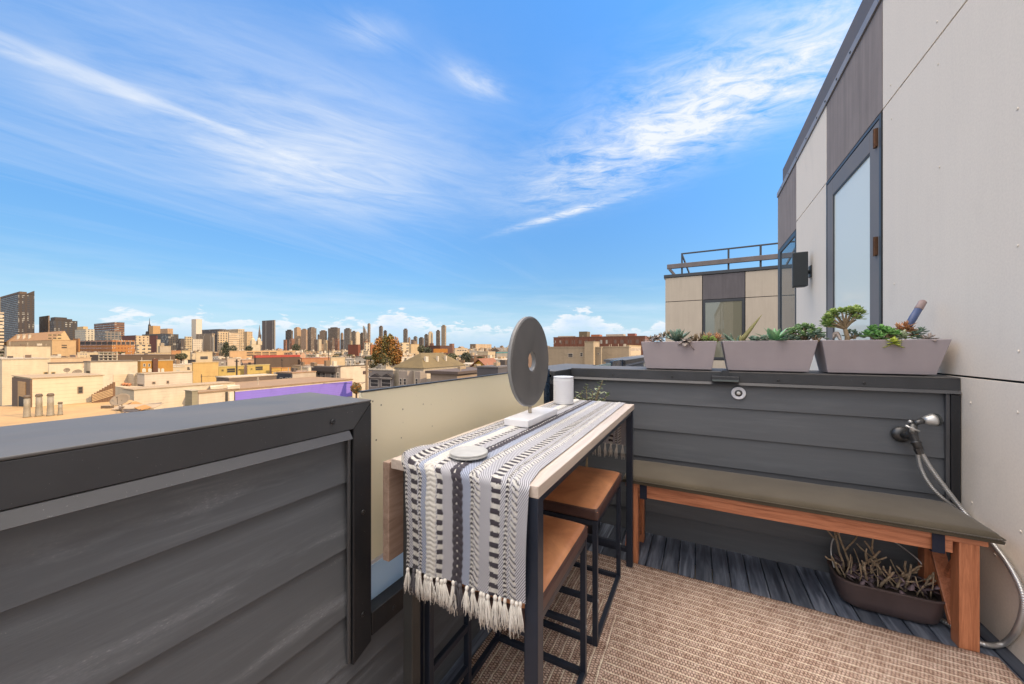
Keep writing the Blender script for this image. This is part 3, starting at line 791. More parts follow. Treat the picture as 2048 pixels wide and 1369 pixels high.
def make_runner():
    nu, nv = 170, 860
    vs, cols, pls = [], [], []
    for j in range(nv+1):
        s = Ltot*j/nv
        for i in range(nu+1):
            u = i/nu
            p, n = run_pos(u, s); c, h, k_ = run_pat(u, s); pls.append(k_)
            p = p+n*h
            vs.append(p); cols.extend((c[0], c[1], c[2], 1))
    fs = []
    for j in range(nv):
        for i in range(nu):
            a = j*(nu+1)+i; fs.append((a, a+1, a+nu+2, a+nu+1))
    off = Vector((-.58, .79, TZ))
    me = bpy.data.meshes.new('table_runner'); me.from_pydata([v-off for v in vs], [], fs)
    at = me.color_attributes.new('weave', 'FLOAT_COLOR', 'POINT'); at.data.foreach_set('color', cols)
    a2 = me.attributes.new('plain_weave', 'FLOAT', 'POINT'); a2.data.foreach_set('value', pls)
    for p in me.polygons: p.use_smooth = True
    t = NT('woven_cotton'); a = t.new('ShaderNodeAttribute', attribute_name='weave')
    c = t.coord()
    f = t.noise(t.mapping(c, (1400, 520, 520)), 1., 2, .6); g = t.noise(c, 14, 4, .6)
    x, y, z = t.sep(c); tw = t.math('SINE', t.math('ADD', t.math('MULTIPLY', x, 1150.), t.math('MULTIPLY', t.math('SUBTRACT', y, z), 760.)))
    pw = t.new('ShaderNodeAttribute', attribute_name='plain_weave').outputs['Fac']
    twc = t.mix(1., a.outputs['Color'], t.ramp(t.mapr(t.math('ADD', tw, t.math('MULTIPLY', f, 1.2)), -.6, 1.6), [(.25, .30), (.55, 1.45)]), 'MULTIPLY')
    base_ = t.mix(t.math('MULTIPLY', pw, .85), a.outputs['Color'], twc)
    col = t.mix(.45, base_, t.mix(1., base_, t.ramp(f, [(.36, .45), (.62, 1.25)]), 'MULTIPLY'))
    col = t.mix(.3, col, t.mix(1., base_, t.ramp(g, [(.3, .8), (.7, 1.12)]), 'MULTIPLY'))
    t.set(color=col, rough=.92, sheen=.15, spec=.15, normal=t.bump(f, .5, .0012))
    me.materials.append(t.m)
    o = bpy.data.objects.new('table_runner', me); COL.objects.link(o); o.location = off; WPOS[o] = off
    return tag(o, 'striped grey, white and charcoal woven runner draped over the bar table', 'table runner')
runner = make_runner()
def tassel(p, L, dark, splay, rnd):
    mb = MB(); p = Vector(p); n = 24
    kn = rnd.uniform(.62, .9); mb.lathe([(.0015, .006), (.0055*kn, .004), (.0068*kn, 0), (.0055*kn, -.004), (.004*kn, -.007)], p+Vector((rnd.uniform(-.001,.001), 0, rnd.uniform(-.002,.002))), 8)
    for k in range(n):
        a = rnd.uniform(0, 2*PI); r = rnd.uniform(.0, .0035)
        q = p+Vector((math.cos(a)*r, math.sin(a)*r, -.004)); l = L*rnd.uniform(.78, 1.08)
        dx, dy = math.cos(a)*splay*rnd.uniform(.3, 1.1)+rnd.uniform(-.004, .004), math.sin(a)*splay*.5*rnd.uniform(.2, 1)
        w1, w2 = rnd.uniform(-.004, .004), rnd.uniform(-.004, .004)
        mb.tube([q, q+Vector((dx*.35+w1*.5, dy*.35, -l*.33)), q+Vector((dx*.75+w1, dy*.7, -l*.68)), q+Vector((dx+w2, dy, -l))], [.0010, .0012, .0011, .0007], 5)
    return mb.build('tassel', M['fringe_dark'] if dark else M['fringe'], runner, smooth=True)
rnd = random.Random(3)
for k in range(17):
    u = (k+.5)/17; p, n = run_pos(u, 0)
    tassel((p.x+rnd.uniform(-.003, .003), p.y-.003, p.z-.002-.004*rnd.random()), rnd.uniform(.056, .078), k in (1, 8), rnd.uniform(.010, .019), rnd)
    if k % 2: tassel((p.x+.011, p.y-.001, p.z-.003), rnd.uniform(.052, .070), k in (7, 9), .014, rnd)
for k in range(8):
    u = .3+.7*(k+.5)/8; p, n = run_pos(u, Ltot)
    tassel((p.x, p.y, p.z+.12-.12), rnd.uniform(.07, .085), False, .010, rnd)

# ---- things on the table
ds = empty('disc_sculpture', (-.675, 1.515, TZ+.006), 'dark stone disc sculpture with a centre hole on a white marble base', 'sculpture')
ZR = TZ+.007
mb = MB(); mb.box(-.735, -.622, 1.345, 1.69, ZR, ZR+.030); mb.build('base', M['marble'], ds, bevel=.0025)
mb = MB(); mb.lathe([(.0085, ZR+.0305), (.0085, ZR+.075)], (-.690, 1.512, 0), 20); mb.build('post', M['brass'], ds, smooth=True, bevel=.001)
cz = 1.242; mb = MB(); w = .012; ro, ri = .206, .043
mb.lathe([(ri, w-.003), (ri+.004, w), (ro-.006, w), (ro, w-.005), (ro, -w+.005), (ro-.006, -w), (ri+.004, -w), (ri, -w+.003), (ri, w-.003)], (-.688, 1.508, cz), 96, 'x', cap=False)
o = mb.build('disc', [M['disc'], M['disc_rim']], ds)
for p in o.data.polygons:
    if abs(p.normal.x) < .5: p.material_index = 1; p.use_smooth = True
cd = empty('candle_jar', (-.716, 2.05, ZR), 'white ribbed cylinder candle pot at the far end of the table', 'candle')
mb = MB(); pr = [(.055, ZR), (.059, ZR+.004)]
for k in range(22): pr.append((.0592+.0005*(k % 2), ZR+.008+.0060*k)); pr.append((.0592+.0005*(k % 2), ZR+.011+.0060*k))
pr += [(.0585, ZR+.146), (.0585, ZR+.152), (.0555, ZR+.154), (.054, ZR+.150), (.054, ZR+.135), (0.0001, ZR+.134)]
mb.lathe(pr, (-.716, 2.05, 0), 72, cap=True); mb.build('jar', M['ceramic'], cd, smooth=False)
mb = MB(); mb.lathe([(.0565, ZR+.1545), (.0592, ZR+.1560), (.0592, ZR+.160), (.056, ZR+.161), (.0001, ZR+.161)], (-.716, 2.05, 0), 64); mb.build('lid', M['ceramic'], cd)
for k, (dx, dy, lab) in enumerate(((.001, .0, 'round pewter coaster, lower one of the pair on the runner'), (0., .0015, 'round pewter coaster lying on top of the other coaster'))):
    mb = MB(); z0 = ZR+.0055+.0062*k
    mb.lathe([(.0555, z0), (.0575, z0+.001), (.0575, z0+.0045), (.0565, z0+.0055), (.052, z0+.0055), (.051, z0+.0050), (.0001, z0+.0050)], (-.617+dx, .905+dy, 0), 72)
    tag(mb.build('coaster', M['coaster']), lab, 'coaster', 'coasters on the runner')

# ---- bench
bn = empty('wooden_bench', (.34, 2.44, 0), 'reddish wooden bench standing against the charcoal dividing wall', 'bench')
bx0, bx1, by0, by1, bz = -.395, 1.085, 2.268, 2.62, .490
mb = MB(); mb.box(bx0, bx1, by0, by0+.055, bz-.027, bz); mb.box(bx0, bx1, by1-.055, by1, bz-.027, bz)
k = by0+.062
while k+.04 < by1-.055: mb.box(bx0+.002, bx1-.002, k, k+.05, bz-.026, bz-.001); k += .058
mb.build('seat', M['teak_x'], bn, bevel=.0025)
for x0, x1 in ((bx0+.008, bx0+.070), (bx1-.083, bx1-.022)):
    for y0 in (by0+.006, by1-.075):
        mb = MB(); mb.box(x0, x1, y0, y0+.062, .001, bz-.0275); mb.build('leg', M['teak_z'], bn, bevel=.003)
mb = MB(); mb.box(bx0+.071, bx1-.099, by0+.012, by0+.034, bz-.082, bz-.0275); mb.box(bx0+.071, bx1-.099, by1-.05, by1-.028, bz-.082, bz-.0275)
mb.build('apron', M['teak_x'], bn, bevel=.002)
for x0, x1 in ((bx0+.022, bx0+.046), (bx1-.046, bx1-.024)):
    mb = MB(); mb.box(x0, x1, by0+.069, by1-.076, bz-.080, bz-.028); mb.build('end_apron', M['teak_y'], bn, bevel=.002)
    mb = MB(); mb.bar((x0+.012, by0+.075, bz-.09), (x0+.012, by1-.08, .06), .022, .05, (1, 0, 0)); mb.build('brace', M['teak_y'], bn, bevel=.002)
    mb = MB(); mb.bar((x0-.012, by0+.075, .06), (x0-.012, by1-.08, bz-.09), .022, .05, (1, 0, 0)); mb.build('brace', M['teak_y'], bn, bevel=.002)
cu = empty('bench_cushion', (.35, 2.45, bz), 'olive brown canvas cushion strapped along the wooden bench', 'cushion')
mb = MB()
def cpt(a, v):
    # superellipse cross-section swept along x with rounded ends
    return None
cx0, cx1, cy0, cy1 = -.412, 1.120, 2.244, 2.635
def ctop(u, v):
    a, b = 2*u-1, 2*v-1
    e = max(0, (1-abs(a)**60)*(1-abs(b)**14))
    return (lerp(cx0, cx1, u), lerp(cy0, cy1, v), bz+.014+.028*e**.3+.006*(1-b*b)*(1-a**10)+.0015*noise.noise(Vector((u*14, v*4, 1))))
Vg = mb.grid(ctop, 150, 24)
edge = [Vg[i][0] for i in range(151)]+[Vg[150][j] for j in range(1, 25)]+[Vg[i][24] for i in range(149, -1, -1)]+[Vg[0][j] for j in range(23, 0, -1)]
low = [mb.bm.verts.new((v.co.x*.9985+.0005, min(max(v.co.y, cy0+.004), cy1-.004), bz+.002)) for v in edge]
for i in range(len(edge)):
    j = (i+1) % len(edge); mb.bm.faces.new((edge[i], low[i], low[j], edge[j]))
mb.build('pad', M['cushion'], cu, smooth=True)
mb = MB()
for pts in ([(cx0+.004, cy0-.001, bz+.022), (cx1-.004, cy0-.001, bz+.022)], [(cx1+.001, cy0+.004, bz+.022), (cx1+.001, cy1-.004, bz+.022)]):
    mb.tube(pts, .003, 6)
mb.build('piping', M['cushion'], cu, smooth=True)
for xs in (-.292, .935):
    mb = MB(); w = .02; yy = by0-.003
    for (a, b) in (((yy, bz+.003), (yy-.001, bz-.084)), ((yy-.001, bz-.084), (yy+.03, bz-.088))):
        mb.quad((xs-w, a[0], a[1]), (xs+w, a[0], a[1]), (xs+w, b[0], b[1]), (xs-w, b[0], b[1]))
    o = mb.build('strap', M['strap'], cu); so = o.modifiers.new('s', 'SOLIDIFY'); so.thickness = .002

# ---- garden tap, spray nozzle and hose
Y6 = 2.60
tp = empty('garden_tap', (1.0, 2.69, .84), 'grey metal garden tap and splitter fixed to the charcoal wall', 'tap')
f0 = Vector(on_y(1803, 869, 2.686)); b1 = Vector(on_y(1824, 866, Y6))
mb = MB(); mb.lathe([(.042, 2.690), (.042, 2.682), (.030, 2.672), (.018, 2.668)], (f0.x, 0, f0.z), 28, 'y'); 
# lathe on y uses (y-first) ordering: rebuild as tube for the body
mb.tube([(f0.x, 2.685, f0.z), (f0.x+.01, 2.64, f0.z), b1], [.017, .017, .021], 14); mb.build('body', M['gunmetal'], tp, smooth=True)
top = Vector(on_y(1827, 848, Y6)); bot = Vector(on_y(1831, 884, Y6)); end = Vector(on_y(1838, 899, 2.585))
mb = MB(); mb.tube([top, b1, bot, end], [.014, .020, .017, .017], 14); mb.tube([bot, bot+(end-bot)*.25], [.0215, .0215], 14); mb.build('splitter', M['gunmetal'], tp, smooth=True)
mb = MB(); hc = Vector(on_y(1824, 857, 2.555)); ha, hb = Vector(on_y(1811, 852, 2.555)), Vector(on_y(1838, 863, 2.565))
mb.tube([ha, hc, hb], [.0062, .005, .0062], 10); mb.tube([hc, b1], [.008, .011], 10); mb.build('handle', M['zinc'], tp, smooth=True)
mb = MB(); mb.lathe([(.0, -.006), (.008, -.004), (.009, .004), (.004, .010), (0.0001, .010)], top+Vector((-.012, 0, .008)), 12); mb.build('valve', M['zinc'], tp, smooth=True)
nz = empty('spray_nozzle', top, 'bell shaped metal spray nozzle screwed onto the garden tap', 'nozzle')
n0, n1, n2 = Vector(on_y(1836, 845, Y6)), Vector(on_y(1847, 841, Y6)), Vector(on_y(1868, 840, 2.61))
mb = MB(); mb.tube([top+Vector((.003, 0, .002)), n0, n1], [.012, .0125, .014], 14); mb.build('stem', M['gunmetal'], nz, smooth=True)
mb = MB(); mb.tube([n1, n1+(n2-n1)*.25, n1+(n2-n1)*.75, n2], [.0145, .021, .029, .031], 20); mb.build('bell', M['zinc'], nz, smooth=True)
mb = MB(); mb.tube([n2, n2+(n2-n1)*.32], [.0315, .0305], 20); mb.build('rim', M['speaker'], nz)
def smooth_path(P, n=12):
    P = [Vector(p) for p in P]; P = [P[0]*2-P[1]]+P+[P[-1]*2-P[-2]]; out = []
    for i in range(1, len(P)-2):
        a, b, c, d = P[i-1:i+3]
        for k in range(n):
            t = k/n
            out.append(.5*((2*b)+(-a+c)*t+(2*a-5*b+4*c-d)*t*t+(-a+3*b-3*c+d)*t**3))
    out.append(P[-2]); return out
def corrugated(P, r, pitch=.0090):
    S = smooth_path(P, 24); L = [0]
    for a, b in zip(S, S[1:]): L.append(L[-1]+(b-a).length)
    n = int(L[-1]/(pitch/4)); out, rad = [], []; j = 0
    for k in range(n+1):
        d = L[-1]*k/n
        while j < len(L)-2 and L[j+1] < d: j += 1
        f = (d-L[j])/max(1e-9, L[j+1]-L[j]); out.append(S[j].lerp(S[j+1], min(1, f)))
        rad.append(r*(1.0, .97, .74, .97)[k % 4])
    return out, rad
mb = MB()
P1 = [end, on_y(1862, 938, 2.595), on_y(1897, 985, 2.60), Vector(on_x(1926, 1022, 1.158)), Vector(on_x(1952, 1050, 1.176)), on_x(1990, 1093, 1.172), on_x(2026, 1145, 1.172), on_x(2047, 1200, 1.172), on_x(2036, 1255, 1.17), Vector(on_z(2006, 1288, .02)), Vector(on_z(1962, 1287, .02)), Vector((1.035, 2.42, .018)), Vector((.95, 2.55, .018))]
o, r = corrugated(P1, .0112); mb.tube(o, r, 10)
P2 = [end+Vector((-.008, 0, -.004)), on_y(1841, 935, 2.60), on_y(1858, 968, 2.60), on_y(1885, 997, 2.60), Vector(on_x(1921, 1024, 1.163)), Vector(on_x(1948, 1050, 1.168)), on_x(1975, 1080, 1.177)]
o, r = corrugated(P2, .0092); mb.tube(o, r, 10)
hose = mb.build('metal_hose', M['chrome'], smooth=True)
tag(hose, 'silver corrugated metal hose looping down behind the bench end', 'hose')
mb = MB(); mb.tube([end+Vector((-.006, -.0, .004)), end+Vector((.004, 0, -.022))], [.0165, .0165], 8); mb.build('coupling', M['gunmetal'], hose)
cbl = MB()
P3 = [(.655, 2.535, .10), on_y(1662, 1105, 2.58), on_y(1667, 1078, 2.59), on_y(1690, 1060, 2.60), on_y(1735, 1058, 2.60), on_y(1785, 1082, 2.60), on_y(1836, 1120, 2.58), on_y(1855, 1150, 2.55)]
cbl.tube(smooth_path(P3, 10), .0038, 8)
tag(cbl.build('wire_hoop', M['chrome'], smooth=True), 'thin steel wire hoop arching above the brown trough of twigs', 'hoop')
# ---- wall lights
wl = empty('wall_light', on_y(1477, 787, 2.70), 'small round recessed light with a pale ring in the charcoal wall', 'light')
p = Vector(on_y(1477, 787, 2.695))
def ylathe(prof, c, n=32):
    mb = MB(); rings = []
    for r, h in prof:
        rings.append([mb.bm.verts.new((c[0]+r*math.cos(2*PI*k/n), c[1]-h, c[2]+r*math.sin(2*PI*k/n))) for k in range(n)])
    for a, b in zip(rings, rings[1:]):
        for k in range(n): mb.bm.faces.new((a[k], a[(k+1) % n], b[(k+1) % n], b[k]))
    mb.bm.faces.new(rings[0][::-1]); mb.bm.faces.new(rings[-1]); return mb
ylathe([(.040, -.010), (.040, .003), (.036, .007), (.022, .005), (.021, -.004)], p).build('ring', M['ceramic'], wl, smooth=False, bevel=.001)
ylathe([(.0205, -.006), (.0205, .002), (.012, .004), (.011, .001)], p).build('lens', M['gunmetal'], wl)
ylathe([(.0105, .0005), (.0105, .0035), (.006, .005)], p).build('bulb', M['zinc'], wl)
sl = empty('clip_light', on_y(1451, 760, 2.68), 'small dark bar light clipped to the wall cap between two planters', 'light')
a, b = on_y(1423, 752, 2.655), on_y(1479, 768, 2.655)
mb = MB(); mb.box(a[0], b[0], 2.640, 2.681, b[2]+.008, a[2]); mb.build('body', M['frame_dark'], sl, bevel=.004)
mb = MB(); mb.box(a[0]+.004, b[0]-.004, 2.6365, 2.6398, b[2]+.012, a[2]-.022); mb.build('panel', M['pane_dark'], sl)
mb = MB(); mb.box((a[0]+b[0])/2-.02, (a[0]+b[0])/2+.02, 2.66, 2.72, 1.1545, 1.160); mb.box((a[0]+b[0])/2-.02, (a[0]+b[0])/2+.02, 2.66, 2.665, a[2]+.001, 1.1544); mb.build('clip', M['frame_dark'], sl)
# ================================================================ PLANTERS AND SUCCULENTS
PZ0, PZ1 = 1.1605, 1.350
def planter(x0, x1, tx0, tx1, label):
    t = empty('planter_box', ((x0+x1)/2, 2.82, PZ0), label, 'planter', 'taupe planters along the wall cap')
    y0, y1, ty0, ty1 = 2.722, 2.90, 2.688, 2.935
    mb = MB(); w = .010
    O0 = [(x0, y0, PZ0), (x1, y0, PZ0), (x1, y1, PZ0), (x0, y1, PZ0)]; O1 = [(tx0, ty0, PZ1), (tx1, ty0, PZ1), (tx1, ty1, PZ1), (tx0, ty1, PZ1)]
    I1 = [(tx0+w, ty0+w, PZ1), (tx1-w, ty0+w, PZ1), (tx1-w, ty1-w, PZ1), (tx0+w, ty1-w, PZ1)]
    I0 = [(lerp(a[0], b[0], .15), lerp(a[1], b[1], .15), PZ1-.03) for a, b in zip(I1, [((x0+x1)/2, 2.81, 0)]*4)]
    I0 = [(p[0]+(.008 if p[0] < (x0+x1)/2 else -.008), p[1]+(.005 if p[1] < 2.8 else -.005), PZ1-.035) for p in I1]
    L = [[mb.bm.verts.new(p) for p in q] for q in (O0, O1, I1, I0)]
    for a, b in zip(L, L[1:]):
        for k in range(4): mb.bm.faces.new((a[k], a[(k+1) % 4], b[(k+1) % 4], b[k]))
    mb.bm.faces.new(L[0][::-1])
    mb.build('trough', M['planter'], t, bevel=.0035)
    mb = MB(); mb.grid(lambda u, v: (lerp(tx0+.018, tx1-.018, u), lerp(ty0+.015, ty1-.015, v), PZ1-.022+.010*noise.noise(Vector((u*9+x0*7, v*5, 2)))), 30, 12)
    mb.build('soil', M['stonechips'] if x0 > .6 else M['soil'], t)
    return t
planter(-.335, .078, -.362, .108, 'taupe planter of grey rosettes, furthest of three from the pale wall')
planter(.170, .585, .138, .622, 'taupe planter with the fresh green agave, middle of three')
planter(.672, 1.118, .638, 1.160, 'taupe planter with the small tree succulent, touching the pale wall')
SX = lambda px: on_y(px, 684, 2.78)[0]
def rosette(mb, c, n, L, W, t0, t1, T=.22, curl=.15, belly=.55, jit=.12, rnd=random, lean=(0, 0)):
    c = Vector(c)
    for k in range(n):
        f = k/max(1, n-1); a = k*2.39996+rnd.uniform(-jit, jit); el = lerp(t0, t1, f)+rnd.uniform(-jit, jit)*.6
        d = Vector((math.cos(a)*math.cos(el)+lean[0], math.sin(a)*math.cos(el)+lean[1], math.sin(el)))
        l = L*lerp(1, .55, f)*rnd.uniform(.88, 1.1)
        mb.leaf(c+Vector((0, 0, .012*f)), d, Vector((0, 0, 1)), l, W*lerp(1, .7, f)*rnd.uniform(.9, 1.1), T, curl, belly=belly)
def plant(name, mb, mat, label, cat='plant', stems=None, group='succulents in the taupe planters'):
    if stems is None:
        return tag(mb.build(name, mat, smooth=True), label, cat, group)
    xs = [v.co for v in mb.bm.verts]
    c = sum(xs, Vector())/len(xs); c.z = min(v.z for v in xs)
    e = empty(name, c, label, cat, group); mb.build('leaves', mat, e, smooth=True); stems.build('stem', M['stem'], e, smooth=True); return e
rp = random.Random(11)
zS = PZ1-.012
# first planter
mb = MB(); rosette(mb, (SX(1316), 2.715, zS+.028), 13, .062, .040, -.35, .7, .2, -.25, .62, .2, rp, (0, -.25)); plant('succulent', mb, M['L_grey'], 'grey pink flat leaved rosette at the outer end of its planter')
mb = MB(); rosette(mb, (SX(1372), 2.705, zS+.012), 11, .070, .046, -.5, .5, .2, -.35, .62, .2, rp, (0, -.3)); plant('succulent', mb, M['L_grey'], 'pale grey pink rosette drooping over a planter rim below the blue agave')
mb = MB(); rosette(mb, (SX(1355), 2.79, zS+.01), 22, .135, .048, .25, 1.35, .16, .12, .5, .15, rp); plant('succulent', mb, M['L_bluegreen'], 'dark blue green agave rosette in the planter of grey rosettes')
mb = MB()
for q in range(5):
    rosette(mb, (SX(1300+q*9), 2.80+.02*(q % 2), zS+.02+.008*q), 8, .055, .016, -.1, 1.2, .3, .2, .45, .3, rp)
plant('succulent', mb, M['L_brown'], 'thin brown leaved succulent clump behind the grey pink rosette')
mb = MB()
for q, (px, h) in enumerate(((1390, .075), (1403, .09), (1414, .085), (1425, .07))):
    rosette(mb, (SX(px), 2.76+.03*(q % 2), zS), 9, h*1.1, .022, .55, 1.45, .35, .25, .35, .2, rp)
plant('aloe', mb, M['L_brown'], 'brown green pointed aloe clump right of the blue green agave')
mb = MB()
for q in range(16):
    rosette(mb, (SX(rp.uniform(1398, 1436)), rp.uniform(2.70, 2.80), zS+rp.uniform(.005, .03)), 9, .022, .012, -.1, 1.1, .4, .2, .6, .3, rp)
plant('sedum', mb, M['L_aeon'], 'small yellow green sedum at the inner end of its planter')
mb = MB()
for q in range(10):
    rosette(mb, (SX(rp.uniform(1405, 1440)), rp.uniform(2.78, 2.88), zS+rp.uniform(.02, .065)), 8, .04, .014, -.2, 1.2, .35, .2, .5, .3, rp)
plant('sedum', mb, M['L_copper'], 'reddish sedum cluster behind the small yellow green sedum')
# second planter
def spike(px, py, bx, W, mat, label, Y=2.78):
    mb = MB(); b = Vector(on_y(bx, 688, Y)); e = Vector(on_y(px, py, Y-.02)); d = e-b
    mb.leaf(b, d, Vector((0, -1, .2)), d.length, W, .45, -.03, belly=.22, ns=8)
    for k in range(5):
        a = k*1.3; mb.leaf(b+Vector((0, 0, -.005)), Vector((math.cos(a), math.sin(a)*.6, .7+.3*math.sin(k*2.1))), Vector((0, 0, 1)), .055+.015*(k % 3), .022, .4, .2, belly=.3)
    return plant('aloe', mb, mat, label)
spike(1525, 628, 1478, .030, M['L_spike'], 'aloe with one long tan green spike leaning over its planter')
mb = MB(); b = Vector(on_y(1465, 690, 2.80))
for k, (dx, dz, l) in enumerate(((-.5, .6, .10), (-.25, .9, .085), (.35, .8, .07), (-.8, .35, .08), (.1, .9, .06), (-.6, .5, .12))):
    mb.leaf(b+Vector((k*.006, -.01*k, 0)), Vector((dx, -.2+.1*k, dz)), Vector((0, -1, .3)), l, .018, .4, .25, belly=.3)
plant('aloe', mb, M['L_bluegreen'], 'small grey green curved aloe between two planters')
mb = MB(); rosette(mb, (SX(1548), 2.76, zS), 12, .165, .056, .12, 1.35, .1, -.12, .45, .2, rp); plant('agave', mb, M['L_agave'], 'fresh green broad leaved agave in the middle planter')
mb = MB()
for q in range(7): rosette(mb, (SX(rp.uniform(1500, 1530)), rp.uniform(2.70, 2.80), zS+rp.uniform(0, .02)), 9, .04, .02, -.2, 1., .35, .2, .6, .3, rp)
plant('sedum', mb, M['L_bluegreen'], 'low grey green sedum at the foot of the long spike')
def bushy(c, n, spread, h, leafL, leafW, mat, label, name, per=9, belly=.62, stem_r=.004, front=0., ratio=.6, trunk=None, T=.3):
    mb, st = MB(), MB(); c = Vector(c)
    for q in range(n):
        a = q*2.39996; r = spread*math.sqrt((q+.5)/n)
        top = c+Vector((math.cos(a)*r, math.sin(a)*r*ratio, h*(1-.55*(r/spread)**2)*rp.uniform(.75, 1.1)))
        base = (Vector(trunk) if trunk else c+Vector((math.cos(a)*r*.25, math.sin(a)*r*.15, 0)))
        st.tube([base, base.lerp(top, .5)+Vector((rp.uniform(-.008, .008), 0, .008)), top], [stem_r*1.3, stem_r, stem_r*.7], 6)
        rosette(mb, top-Vector((0, 0, .006)), per, leafL, leafW, -.25, 1.25, T, .12, belly, .3, rp)
    return plant(name, mb, mat, label, stems=st)
bushy((SX(1605), 2.78, zS), 16, .085, .115, .036, .025, M['L_jade'], 'round leaved jade plant right of the fresh green agave', 'jade_plant', 8)
bushy((SX(1577), 2.75, zS), 9, .05, .035, .030, .016, M['L_bluegreen'], 'low dark green jade between the agave and the taller jade', 'jade_plant', 8)
bushy((SX(1628), 2.74, zS), 7, .04, .06, .034, .026, M['L_bluegreen'], 'blue green round leaved succulent leaning over the planter end', 'jade_plant', 7)
# third planter: little tree succulent with a trunk
st, lv = MB(), MB(); tb0 = Vector(on_y(1694, 690, 2.78)); fk = Vector(on_y(1690, 658, 2.78))
st.tube([tb0-Vector((0, 0, .02)), tb0.lerp(fk, .5)+Vector((.006, 0, 0)), fk], [.014, .012, .010], 9)
for px, py, dy in ((1660, 636, -.02), (1676, 634, .03), (1693, 624, -.01), (1706, 622, .02), (1718, 628, -.02), (1648, 643, .01), (1664, 648, -.03), (1700, 630, .04), (1684, 626, -.02), (1712, 640, .0), (1655, 654, -.01), (1668, 628, .01), (1722, 622, .01)):
    e = Vector(on_y(px, py, 2.78+dy)); m_ = fk.lerp(e, .55)+Vector((0, 0, .006))
    st.tube([fk, m_, e], [.007, .0055, .004], 7)
    for q in range(3):
        rosette(lv, e+Vector((rp.uniform(-.018, .018), rp.uniform(-.018, .018), rp.uniform(-.004, .012))), 13, .034, .017, -.15, 1.25, .22, .1, .68, .25, rp)
plant('tree_succulent', lv, M['L_aeon'], 'small yellow green tree succulent with a bare forked trunk', 'plant', st)
bushy((SX(1708), 2.80, zS+.02), 6, .035, .045, .028, .018, M['L_bluegreen'], 'small blue green jade behind the forked trunk', 'jade_plant', 7)
mb = MB()
for q in range(9): 
    mb.leaf(Vector((SX(1668)+.006*rp.uniform(-1, 1), 2.75, zS+.062)), Vector((rp.uniform(-.35, .35), -.3, -1)), Vector((0, -1, 0)), rp.uniform(.04, .065), .016, .15, rp.uniform(-.1, .2))
plant('dry_leaves', mb, M['L_grey'], 'withered grey leaves hanging beside the forked trunk')
bushy((SX(1757), 2.76, zS), 17, .075, .075, .042, .024, M['L_green'], 'bright green succulent bush in the planter beside the pale wall', 'jade_plant', 9, .6)
mb = MB(); rosette(mb, Vector(on_y(1787, 688, 2.69)), 14, .055, .026, -.5, .9, .22, .0, .62, .15, rp, (0, -.45)); plant('succulent', mb, M['L_lime'], 'lime yellow star rosette spilling over a planter rim')
mb = MB(); rosette(mb, (SX(1800), 2.75, zS+.02), 12, .065, .026, .0, 1.2, .25, .15, .6, .2, rp); plant('succulent', mb, M['L_varieg'], 'pale striped green rosette behind the lime yellow star')
mb = MB(); c_ = Vector(on_y(1812, 664, 2.79)); 
for q, (dx, dz) in enumerate(((-.028, .008), (.012, .0), (-.008, -.012), (.03, -.022), (.0, .018))):
    rosette(mb, c_+Vector((dx, .01*(q % 2), dz)), 11, .062, .018, -.2, 1.3, .22, .1, .5, .3, rp)
st = MB(); st.tube([(SX(1812), 2.79, zS-.01), c_], [.005, .004], 7)
plant('succulent', mb, M['L_copper'], 'copper orange pointed rosette beside the blue tool handle', 'plant', st)
mb = MB(); 
for q in range(5): rosette(mb, (SX(1836)+.012*rp.uniform(-1, 1), 2.77, zS+.015+.01*q), 7, .035, .020, -.1, 1.2, .3, .1, .6, .3, rp)
plant('succulent', mb, M['L_bluegreen'], 'small grey green succulent between copper rosette and pale wall')
mb = MB(); rosette(mb, Vector(on_y(1858, 680, 2.72)), 12, .050, .022, -.4, .9, .35, .0, .65, .2, rp, (0, -.2)); plant('succulent', mb, M['L_grey'], 'chalky white grey rosette at the pale wall end of the planters')
# trowel
tr = empty('hand_trowel', on_y(1822, 660, 2.79), 'hand trowel stuck in a planter, blue and grey handle leaning on the wall', 'trowel')
a, b = Vector(on_y(1815, 655, 2.80)), Vector(on_y(1847, 602, 2.86)); d = b-a
mb = MB(); mb.tube([a, a+d*.05, a+d*.35, a+d*.66], [.012, .0165, .0175, .0165], 16); mb.build('grip', M['trowel_blue'], tr, smooth=True)
mb = MB(); mb.tube([a+d*.662, a+d*.70, a+d*.95, a+d*1.0], [.0168, .018, .0175, .010], 16); mb.build('end_cap', M['trowel_grip'], tr, smooth=True)
mb = MB(); mb.tube([a-d*.45, a], [.005, .006], 8); mb.build('shaft', M['zinc'], tr, smooth=True)
mb = MB(); mb.leaf(a-d*.42, -d, Vector((0, -1, 0)), .10, .05, .06, .1); mb.build('blade', M['zinc'], tr)

